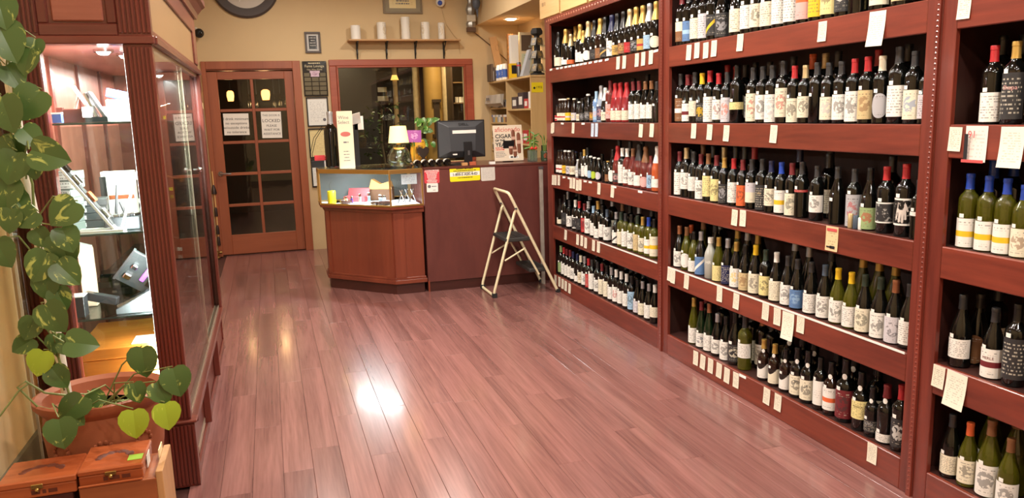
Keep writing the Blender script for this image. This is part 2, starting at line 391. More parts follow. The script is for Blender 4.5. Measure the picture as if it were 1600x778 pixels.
# interior window beside the door
win = bpy.data.objects.new('window_1', None); C.objects.link(win); win.location = (0, YB, 0); tag(win, 'wide interior window in a moulded reddish wood frame above the counter', 'window', kind='structure')
for (n, a, b) in (('frame_rail', (0.722, 2.088), (2.405, 2.158)), ('frame_rail', (0.722, 0.88), (2.405, 0.95)), ('frame_stile', (0.722, 0.95), (0.802, 2.088)), ('frame_stile', (2.308, 0.95), (2.405, 2.088))):
    m = MB(); m.box((a[0], -0.022, a[1]), (b[0], 0, b[1]))
    o = m.build(n, MIRW, win, bevel=0.006)
boxo('pane', PANE, (0.80, 0.03, 0.95), (2.31, 0.036, 2.09), win)
fr = MB()
for (a, b) in (((0.802, 2.066), (2.308, 2.088)), ((0.802, 0.95), (0.822, 2.066)), ((2.288, 0.95), (2.308, 2.066))):
    fr.box((a[0], -0.034, a[1]), (b[0], 0, b[1]))
fr.build('inner_bead', MIRW, win, bevel=0.004)
# lounge beyond the door and window
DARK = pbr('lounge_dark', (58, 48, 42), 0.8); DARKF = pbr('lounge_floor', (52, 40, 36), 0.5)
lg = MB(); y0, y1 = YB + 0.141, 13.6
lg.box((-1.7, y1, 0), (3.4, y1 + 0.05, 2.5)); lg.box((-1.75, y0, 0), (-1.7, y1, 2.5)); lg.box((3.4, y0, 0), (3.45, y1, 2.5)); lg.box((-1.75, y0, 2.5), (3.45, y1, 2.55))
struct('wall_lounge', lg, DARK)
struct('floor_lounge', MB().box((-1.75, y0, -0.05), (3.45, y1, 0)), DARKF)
struct('wall_lounge_side', MB().box((2.62, y0 + 0.05, 0), (2.75, 12.2, 2.4)), WALLC)
AMB = pbr('amber_shade', (255, 190, 110), 0.5, emit=(255, 164, 84), estr=5.0)
for (u, v, pw, lb) in ((360, 150, 3, 'small amber glass pendant lamp behind the door, beside the brighter one'), (415, 148, 6, 'bright amber pendant lamp with halo of hanging glasses behind the door')):
    p = at(u, v, 11.5)
    t = thing('pendant_lamp', lb, 'lamp', p, group='pendant lamps in the lounge')
    MB().lathe([(0.03, 0.07), (0.055, 0.05), (0.06, 0.0), (0.045, -0.07), (0.04, -0.07), (0.05, 0.0), (0.03, 0.065)], 14).build('shade', AMB, t, smooth=True)
    t.scale = (pw / 6 * .4 + .6,) * 2 + (1,)
    MB().cyl((0, 0, 0.06), (0, 0, 2.5 - p.z), 0.004, 6).build('cord', BLACK, t)
    d = bpy.data.lights.new('pendant_bulb', 'POINT'); d.energy = pw; d.color = (1, 0.62, 0.28); d.shadow_soft_size = 0.05
    o = bpy.data.objects.new('pendant_bulb', d); C.objects.link(o); o.parent = t; o.location = (0, 0, -0.12)
STEM = glass('stemware', (225, 225, 228), 1.6)
k = 0
for (dx, dy) in ((-0.22, 0), (-0.12, 0.1), (0.12, 0.05), (0.2, -0.05), (0.28, 0.1)):
    p = at(415, 158, 11.7); k += 1
    t = thing('wine_glass', 'clear stemmed glass hanging upside down behind the door, %s along its rail' % ('first', 'second', 'third', 'fourth', 'fifth')[k - 1], 'glass', (p.x + dx, p.y + dy, p.z), group='hanging glasses in the lounge')
    MB().lathe([(0.03, 0.10), (0.03, 0.097), (0.004, 0.09), (0.004, 0.02), (0.03, 0.0), (0.038, -0.04), (0.03, -0.09)], 12).build('bowl', STEM, t, smooth=True)
    MB().cyl((0, 0, 0.1), (0, 0, 2.5 - p.z), 0.003, 5).build('rail_hook', GREYM, t)
# columns and cabinet seen through the window
TANC = pbr('tan_column', (170, 132, 70), 0.6, noise=0.25, nscale=6)
BAMB = pbr('birch_pole', (196, 170, 130), 0.6, noise=0.5, nscale=14)
SCON = pbr('sconce_glow', (255, 205, 120), 0.5, emit=(255, 190, 95), estr=1.6)
for i, (u, y, r, lb) in enumerate(((618, 11.5, 0.035, 'thin pale pole with amber cone light, farthest behind the interior window'), (651, 11.0, 0.05, 'pale mottled pole beside the yellow vase, behind the interior window'), (697, 10.6, 0.05, 'birch-like pole next to the dark cabinet behind the interior window'))):
    p = at(u, 150, y)
    t = thing('decor_pole', lb, 'pole', (p.x, y, 0), group='poles in the lounge')
    MB().cyl((0, 0, 0.001), (0, 0, 2.495), r, 12).build('shaft', BAMB, t, smooth=True)
    if i < 1:
        MB().lathe([(0.025, 2.20), (0.035, 2.10), (0.06, 2.03), (0.055, 2.03)], 12).build('cone_shade', SCON, t, smooth=True)
p = at(677, 150, 10.7); t = thing('tan_column', 'broad tan column with scroll bracket behind the interior window', 'column', (p.x, 10.7, 0))
MB().lathe([(0.13, 0.001), (0.13, 2.495)], 20).build('shaft', TANC, t, smooth=True)
cm = MB(); cm.box((-0.03, -0.16, 1.2), (0.05, -0.12, 1.72)); cm.box((-0.06, -0.2, 1.2), (0.08, -0.12, 1.25)); cm.box((-0.05, -0.18, 1.68), (0.07, -0.12, 1.72)); cm.build('scroll_bracket', pbr('dark_bronze', (60, 46, 34), 0.4), t)
p = at(722, 150, 10.2); t = thing('lounge_cabinet', 'dark glazed cabinet with lit shelves at the edge of the interior window', 'cabinet', (p.x, 10.25, 0))
m = MB(); m.box((-0.13, 0, 0), (-0.11, 0.3, 2.2)); m.box((0.12, 0, 0), (0.14, 0.3, 2.2)); m.box((-0.13, 0.28, 0), (0.14, 0.3, 2.2)); m.box((-0.13, 0, 2.18), (0.14, 0.3, 2.2)); m.build('carcass', pbr('dark_walnut', (62, 44, 32), 0.5), t)
for z in (0.6, 1.0, 1.35, 1.65, 1.92):
    boxo('shelf', pbr('walnut_shelf', (120, 92, 62), 0.5), (-0.11, 0.01, z), (0.12, 0.28, z + 0.015), t)
for q in range(3):
    boxo('framed_card', PAPER, (-0.06 + 0.05 * q, 0.1, 1.665), (-0.02 + 0.05 * q, 0.11, 1.74), t)
p = at(600, 143, 11.8); t = thing('wall_sign', 'dark wall board with rough white lettering behind the interior window', 'sign', (p.x, 11.8, 1.75))
boxo('board', pbr('chalkboard', (38, 34, 32), 0.7), (-0.16, 0, -0.26), (0.14, 0.03, 0.3), t)
scribble(t, WHITE, (0, -.002, .12), .22, 2, .13, .07, seed=5, name='lettering')
boxo('post', pbr('dark_walnut', (62, 44, 32), 0.5), (-0.03, 0.03, -1.75), (0.03, 0.07, 0.2), t)
for (x_, y_, pw) in ((1.04, 10.9, 8), (1.85, 12.4, 26), (2.2, 10.0, 22)):  # last one is added to brighten the tan columns, no such source known
    area('lounge_lamp', (x_, y_, 2.47), 0.12, pw, (1.0, 0.75, 0.45))
    t = thing('lounge_downlight', 'round downlight in the lounge ceiling %s' % ('near the dark partition' if x_ < 1.5 else 'over the far poles' if x_ < 2 else 'added to light the tan columns'), 'light', (x_, y_, 2.5), group='lounge downlights')
    MB().lathe([(0.062, -0.012), (0.09, -0.016), (0.09, 0.0), (0.062, 0.0)], 16).build('trim_ring', LAMPW, t, smooth=True)
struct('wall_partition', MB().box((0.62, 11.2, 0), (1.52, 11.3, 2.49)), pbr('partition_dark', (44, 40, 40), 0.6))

# potted ficus in the lounge
p = at(598, 200, 10.1); t = thing('lounge_ficus', 'leafy indoor tree in dark pot behind the interior window', 'plant', (p.x, 10.1, 0))
FIC = pbr('ficus_leaf', (86, 104, 60), .4); m = MB(); m.lathe([(.12, 0), (.16, .3), (.14, .3), (.13, .27), (0, .27)], 14); m.build('pot', BLACK, t)
m = MB(); m.tube([(0, 0, .27), (.02, 0, .8), (-.02, .02, 1.2), (0, 0, 1.6)], .014, 6); m.build('trunk', pbr('ficus_bark', (96, 80, 60), .8), t)
fl = MB().add([(0, 0, 0), (.3, .45, .05), (0, 1, -.1), (-.3, .45, .05)], [(0, 1, 2, 3)]).mesh('ficus_leaf')
rg = random.Random(3)
for k in range(110):
    a = rg.uniform(0, 6.28); rr = rg.uniform(.03, .30); o = link('leaf', fl, FIC, t, (rr * math.cos(a), rr * math.sin(a) * .7, rg.uniform(1.0, 1.72)), (rg.uniform(-1, .4), rg.uniform(-.5, .5), rg.uniform(0, 6.28))); s_ = rg.uniform(.05, .09); o.scale = (s_, s_, s_)
# ================================================================ WINE RACKS
ZS = [1.853, 1.418, 0.989, 0.555, 0.128]
XS, XBK = 2.259, 2.64
BAYS = {'A': (4.19, 6.235, 'far', 'counter end', 4.255, 6.125), 'B': (2.195, 4.19, 'middle', 'counter end', 2.262, 4.125), 'C': (0.95, 2.195, 'near', 'divider', 0.99, 2.135)}
BEADM = wood('bead_wood', (150, 84, 64), (186, 124, 98), 'Z', 0.4, 0.1, 20, 0.3)
def beads(m, p0, p1, r, n):
    p0 = Vector(p0); p1 = Vector(p1)
    for i in range(n):
        c = p0.lerp(p1, (i + 0.5) / n)
        m.add([c + Vector(d) * r for d in ((-0.6, 0, 0), (0, 1, 0), (0, -1, 0), (0, 0, 1), (0, 0, -1))], [(0, 1, 3), (0, 3, 2), (0, 2, 4), (0, 4, 1)])
for bay, (ya, yb, word, end, ia, ib) in BAYS.items():
    ya += .0006; yb -= .0006
    t = thing('wine_rack', {'A': 'reddish wooden wine rack at the far end beside the sales counter', 'B': 'reddish wooden wine rack in the middle of the row', 'C': 'reddish wooden wine rack cut off at the near end of the row'}[bay], 'wine rack', (0, 0, 0), group='wine racks')
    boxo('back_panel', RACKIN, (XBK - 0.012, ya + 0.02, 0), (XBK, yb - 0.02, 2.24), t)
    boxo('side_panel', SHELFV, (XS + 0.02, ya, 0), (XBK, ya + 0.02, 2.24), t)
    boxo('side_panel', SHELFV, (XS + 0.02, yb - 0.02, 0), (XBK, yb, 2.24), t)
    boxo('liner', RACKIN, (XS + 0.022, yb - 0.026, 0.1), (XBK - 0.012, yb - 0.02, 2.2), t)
    boxo('top_panel', SHELFW, (XS + 0.02, ya, 2.24), (XBK, yb, 2.26), t)
    boxo('stile', SHELFV, (XS, ib, 0), (XS + 0.02, yb, 2.26), t, 0.002)
    boxo('stile', SHELFV, (XS, ya, 0), (XS + 0.02, ia, 2.26), t, 0.002)
    boxo('top_beam', SHELFW, (XS, ia, 2.205), (XS + 0.02, ib, 2.26), t, 0.002)
    m = MB(); beads(m, (XS, ya + 0.03, 2.235), (XS, yb - 0.03, 2.235), 0.012, int((yb - ya) / 0.05)); m.build('bead_moulding', BEADM, t)
    m = MB(); m.box((XS - 0.01, ya + .001, 0), (XS, ya + 0.022, 2.26)); beads(m, (XS - 0.01, ya + .011, 0.02), (XS - 0.01, ya + .011, 2.2), 0.006, 120)
    if bay != 'C': m.build('divider_moulding', SHELFV, t)
    for i, z in enumerate(ZS):
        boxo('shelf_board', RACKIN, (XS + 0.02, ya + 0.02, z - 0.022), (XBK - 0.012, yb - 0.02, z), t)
        o = boxo('shelf_fascia', SHELFW, (XS, ia, (0 if i == 4 else z - 0.115)), (XS + 0.02, ib, z + 0.0), t, 0.003)
# ---------------------------------------------------------------- bottles
PAL = {'K': ((16, 15, 16), 'black'), 'D': ((48, 48, 50), 'charcoal'), 'G': ((176, 200, 60), 'lime'), 'S': ((176, 176, 180), 'silver'), 'W': ((236, 233, 226), 'white'),
       'C': ((232, 224, 200), 'cream'), 'Y': ((232, 190, 40), 'yellow'), 'O': ((196, 160, 84), 'gold'), 'R': ((176, 40, 46), 'red'), 'M': ((112, 36, 42), 'maroon'), 'B': ((36, 72, 176), 'blue'),
       'N': ((34, 40, 78), 'navy'), 'L': ((158, 192, 220), 'sky'), 'E': ((44, 58, 48), 'forest'), 'T': ((132, 90, 58), 'brown'), 'P': ((222, 170, 166), 'pink'), 'A': ((224, 104, 56), 'orange'),
       'V': ((206, 202, 208), 'lilac'), 'Q': ((206, 184, 138), 'beige'), 'H': ((168, 110, 78), 'copper'), 'U': ((70, 84, 100), 'slate'), 'F': ((150, 172, 120), 'sage'), 'j': ((230, 216, 150), 'lemon'),
       'I': ((92, 128, 176), 'blue'), 'Z': ((220, 220, 222), 'striped'), 'X': ((30, 30, 30), 'no')}
GL = {}
def gmat(c):
    if c in GL: return GL[c]
    spec = {'k': ((9, 10, 9), 0, 'dark'), 'd': ((30, 14, 8), 0, 'brown'), 'G': ((22, 40, 22), 0.2, 'green'), 'y': ((118, 118, 30), 0.7, 'olive'), 'r': ((120, 44, 40), 0.3, 'rose'), 'o': ((206, 96, 52), 0.25, 'orange'),
            'w': ((168, 170, 162), 0, 'grey'), 'b': ((120, 160, 210), 0.3, 'blue'), 'L': ((190, 206, 226), 0.4, 'pale'), 'c': ((214, 216, 220), 0.4, 'clear'), 'R': ((140, 34, 40), 0, 'red')}[c]
    GL[c] = (pbr('bottle_glass_' + spec[2], spec[0], 0.06 if c != 'w' else 0.25, trans=spec[1], ior=1.5, coat=0.3), spec[2]); return GL[c]
PROF = {'b': ([(0.0, .003), (.033, 0), (.0378, .005), (.0378, .188), (.0365, .2), (.031, .213), (.022, .223), (.0165, .232), (.0148, .245), (.0143, .298), (0, .298)], [(.0174, .234), (.0157, .246), (.0153, .283), (.0166, .284), (.0166, .296), (.0155, .30), (0, .30)], .0378, .185),
        't': ([(0.0, .003), (.036, 0), (.041, .006), (.0405, .205), (.039, .218), (.032, .231), (.022, .242), (.0175, .252), (.0156, .266), (.015, .318), (0, .318)], [(.0182, .254), (.0166, .266), (.0162, .301), (.0176, .302), (.0176, .316), (.0165, .32), (0, .32)], .041, .2),
        'g': ([(0.0, .003), (.036, 0), (.0415, .005), (.0415, .13), (.039, .155), (.032, .185), (.023, .212), (.017, .235), (.015, .26), (.0146, .298), (0, .298)], [(.0172, .240), (.0160, .262), (.0155, .283), (.0168, .284), (.0168, .296), (.0155, .30), (0, .30)], .0415, .13),
        'c': ([(0.0, .003), (.038, 0), (.0445, .006), (.0445, .14), (.042, .165), (.034, .2), (.024, .24), (.018, .265), (.0165, .30), (0, .318)], [(.0352, .2), (.0252, .24), (.0190, .265), (.0182, .285), (.0200, .29), (.0200, .305), (.017, .317), (.008, .32), (0, .32)], .0445, .14),
        'f': ([(0.0, .003), (.034, 0), (.0385, .005), (.0385, .12), (.036, .16), (.029, .2), (.021, .24), (.016, .27), (.0145, .333), (0, .333)], [(.0168, .272), (.0155, .30), (.0152, .32), (.0165, .321), (.0165, .332), (.015, .335), (0, .335)], .0385, .12),
        'p': ([(0.0, .003), (.037, 0), (.041, .005), (.0415, .15), (.0395, .168), (.032, .185), (.021, .196), (.0175, .205), (.019, .225), (.0165, .245), (.0155, .28), (0, .28)], [(.0206, .222), (.0178, .245), (.0168, .268), (.018, .27), (.018, .281), (.0165, .285), (0, .285)], .0412, .15),
        's': ([(0.0, .003), (.026, 0), (.0285, .004), (.0285, .1), (.027, .115), (.019, .14), (.0135, .155), (.0122, .182), (0, .182)], [(.0142, .178), (.0148, .181), (.0135, .188), (.009, .19), (0, .19)], .0285, .1),
        'm': ([(0.0, .003), (.038, 0), (.042, .006), (.044, .12), (.0445, .165), (.040, .19), (.028, .22), (.0195, .24), (.018, .262), (0, .262)], [(.0205, .258), (.0205, .296), (.019, .30), (0, .30)], .0435, .16)}
H0 = {'b': .30, 't': .32, 'g': .30, 'c': .32, 'f': .335, 'p': .285, 's': .19, 'm': .30}
LZ = {'b': (.025, .135), 't': (.03, .14), 'g': (.02, .12), 'c': (.02, .095), 'f': (.02, .11), 'p': (.02, .12), 's': (.015, .075), 'm': (.02, .1)}
KW = {'b': 'wine', 't': 'wine', 'g': 'wine', 'f': 'wine', 'c': 'champagne', 'p': 'port', 's': 'small', 'm': 'ceramic'}
NM = {'b': 'wine_bottle', 't': 'wine_bottle', 'g': 'wine_bottle', 'f': 'wine_bottle', 'c': 'champagne_bottle', 'p': 'port_bottle', 's': 'small_bottle', 'm': 'wine_bottle'}
BODY = {}; CAPM = {}; LABM = {}; STKM = {}
for k, (b, c, r, zmx) in PROF.items():
    BODY[k] = MB().lathe(b, 18).mesh('bottle_' + k, True); CAPM[k] = MB().lathe(c, 14).mesh('capsule_' + k, True)
def patch(r, z0, z1, a0, a1, n=10, oval=False):
    vs = []; uv = []; fs = []; rows = 1 if not oval else 1
    for i in range(n + 1):
        f = i / n; a = a0 + (a1 - a0) * f
        if oval: hw = math.sqrt(max(0.0, 1 - (2 * f - 1) ** 2)) * 0.98 + 0.02
        else: hw = 1.0
        zc = (z0 + z1) / 2; hh = (z1 - z0) / 2 * hw
        for s in (-1, 1):
            vs.append((r * math.cos(a), r * math.sin(a), zc + s * hh)); uv.append((f, 0.5 + s * 0.5 * hw))
    for i in range(n): fs.append((2 * i, 2 * i + 2, 2 * i + 3, 2 * i + 1))
    me = bpy.data.meshes.new('label'); me.from_pydata(vs, [], fs)
    ul = me.uv_layers.new(name='UVMap')
    for lp in me.loops: ul.data[lp.index].uv = uv[lp.vertex_index]
    me.polygons.foreach_set('use_smooth', [True] * len(me.polygons)); me.update(); return me
def capmat(c): return pbr('capsule_' + c, PAL[c][0], 0.35, 0.5 if c in 'SOHQ' else 0.0, coat=0.2)
ZEB = None
def stripecap():
    if 'striped_cap' in MATS: return MATS['striped_cap']
    m, t, b = newmat('striped_cap'); tc = t.nodes.new('ShaderNodeTexCoord'); sp = t.nodes.new('ShaderNodeSeparateXYZ'); w = t.nodes.new('ShaderNodeMath'); w.operation = 'FRACT'
    mu = t.nodes.new('ShaderNodeMath'); mu.operation = 'MULTIPLY'; mu.inputs[1].default_value = 62; g_ = t.nodes.new('ShaderNodeMath'); g_.operation = 'GREATER_THAN'; g_.inputs[1].default_value = 0.55
    t.links.new(tc.outputs['Object'], sp.inputs[0]); t.links.new(sp.outputs[2], mu.inputs[0]); t.links.new(mu.outputs[0], w.inputs[0]); t.links.new(w.outputs[0], g_.inputs[0])
    mx = t.nodes.new('ShaderNodeMix'); mx.data_type = 'RGBA'; mx.inputs[6].default_value = (0.75, 0.75, 0.76, 1); mx.inputs[7].default_value = (0.02, 0.02, 0.02, 1)
    t.links.new(g_.outputs[0], mx.inputs[0]); t.links.new(mx.outputs[2], b.inputs['Base Color']); MATS['striped_cap'] = m; return m
def labmat(base, style, acc):
    bc = PAL[base][0]; dark = sum(bc) < 330
    ink = (215, 208, 190) if dark else (70, 62, 58)
    return printed('wine_label_%s%s%s' % (base, style, acc), bc, ink, rows=11, coord='UV', axes=(0, 1), size=14, dens=0.5, amount=0.6, style=style, acc=PAL[acc][0] if acc else None)
STK = pbr('price_sticker', (240, 238, 232), 0.5)
ORD = lambda n: '%d%s' % (n, 'th' if 10 <= n % 100 <= 20 else {1: 'st', 2: 'nd', 3: 'rd'}.get(n % 10, 'th'))
SHW = ['top', 'second', 'third', 'fourth', 'bottom']
WRITE = {('B5', 'j:l:D'): ('FONSECA', .011), ('B5', 'D:l:S'): ('ROXO', .016), ('C4', 'W:b:M'): ('MERLE', .017), ('B3', 'D:l:C'): ('ufo', .02), ('B2', 'T:b:W'): ('CITY', .013), ('C2', 'D:l:P'): ('Shapa', .024), ('B4', 'X'): ('HR', .03)}
WCOL = {'ROXO': 'S', 'FONSECA': 'D', 'MERLE': 'M', 'ufo': 'Q', 'CITY': 'W', 'Shapa': 'P', 'HR': 'W'}
num20 = ['20', '10']
def bottle(sec, n, k, gl, cap, lab, x, y, sc, back):
    z = ZS[int(sec[1]) - 1]; bay = BAYS[sec[0]]
    gm, gw = gmat(gl); L = lab.split(':'); cw = 'no' if cap == 'X' else PAL[cap][1]
    if back: lbl = '%s %s bottle, %s cap, behind front row, %s from %s, %s shelf, %s bay' % (gw, KW[k], cw, ORD(n), bay[3], SHW[int(sec[1]) - 1], bay[2])
    else: lbl = '%s %s bottle, %s label, %s cap, %s from %s, %s shelf, %s bay' % (gw, KW[k], PAL[L[0]][1], cw, ORD(n), bay[3], SHW[int(sec[1]) - 1], bay[2])
    fa = math.atan2(-y, -x) % (2 * math.pi)
    fa = math.pi + (fa - math.pi) * 0.6 + random.uniform(-0.16, 0.16)
    t = thing(NM[k], lbl, 'bottle', (x, y, z), fa, 'bottles on the %s shelf of the %s bay' % (SHW[int(sec[1]) - 1], bay[2])); t.scale = (sc, sc, sc)
    link('body', BODY[k], gm, t)
    if cap != 'X': link('capsule', CAPM[k], stripecap() if cap == 'Z' else capmat(cap), t)
    r = PROF[k][2]; z0, z1 = LZ[k]
    if L[0] != 'X':
        st = L[1]; rest = L[2:]; acc = None
        if rest and not rest[0].startswith('.'): acc = rest.pop(0)
        if len(rest) == 2: z0, z1 = float(rest[0]), float(rest[1])
        z0 = max(z0, 0.006)
        if sec == 'B1' and k != 't': z1 = min(z1, .18)
        if z1 > PROF[k][3]: z1 = PROF[k][3]
        ov = st == 'o'
        key = (k, z0, z1, ov)
        if key not in LABM: LABM[key] = patch(r + 0.0005, z0, z1, R(-58 if ov else -80), R(58 if ov else 80), 12, ov)
        link('label', LABM[key], labmat(L[0], st, acc), t)
        w_ = WRITE.get((sec, ':'.join(L[:3])))
        if sec == 'B5' and ':'.join(L[:3]) == 'C:p:D' and num20 and not back: w_ = (num20.pop(0), .022)
        if w_ and not back: text(w_[0], w_[1], pbr('print_' + WCOL.get(w_[0], 'D'), PAL[WCOL.get(w_[0], 'D')][0], 0.5), t, (0, 0, z0 + (z1 - z0) * 0.68), XD, ZD, wrap=(r + 0.0012, 0))
    if sec == 'B3' and lab.startswith('K:d:W') and not back:
        m = MB(); rr = r + .0011       # pale hand printed on the dark label
        def cap(x0, z0_, x1, z1_, w0, w1):
            n = len(m.v); d = Vector((x1 - x0, z1_ - z0_)).normalized(); q = Vector((-d.y, d.x)); pts = []
            for k_ in range(9):
                a_ = math.pi * k_ / 8 - math.pi / 2; pts.append((x1 + (d.x * math.cos(a_) + q.x * math.sin(a_)) * w1, z1_ + (d.y * math.cos(a_) + q.y * math.sin(a_)) * w1))
            pts += [(x0 + q.x * w0, z0_ + q.y * w0), (x0 - q.x * w0, z0_ - q.y * w0)]
            for x_, z_ in pts: m.v.append((rr * math.cos(x_ / rr), rr * math.sin(x_ / rr), z_))
            m.f.append(tuple(range(n, n + len(pts))))
        for f_ in ((0, .152, 0, .125, .016, .018), (-.014, .125, -.022, .082, .006, .004), (-.004, .12, -.008, .068, .006, .0045), (.006, .12, .006, .066, .006, .0045), (.014, .125, .019, .08, .0055, .004), (.014, .145, .027, .115, .005, .004)): cap(*f_)
        m.build('hand_print', pbr('hand_pale', (214, 204, 196), .5), t)
    if L[0] == 'X' and gl == 'w' and not back:
        text('HR', .034, WHITE, t, (0, 0, .12), XD, ZD, wrap=(.0450, 0)); z1 = .17
    if not back and k != 's' and gl != 'w':
        zz = min(z1 + .003, PROF[k][3] - .002); key = (k, round(zz, 3))
        if key not in STKM: STKM[key] = patch(r + 0.0012, zz, zz + .017, R(-42), R(-14), 3)
        link('price_sticker', STKM[key], STK, t)
    if k == 'p' and not back or (k == 'p' and n % 2):
        if 'seal' not in STKM: STKM['seal'] = patch(.0222, .195, .222, R(-30), R(30), 6, True)
        link('neck_seal', STKM['seal'], STK, t)
    return t
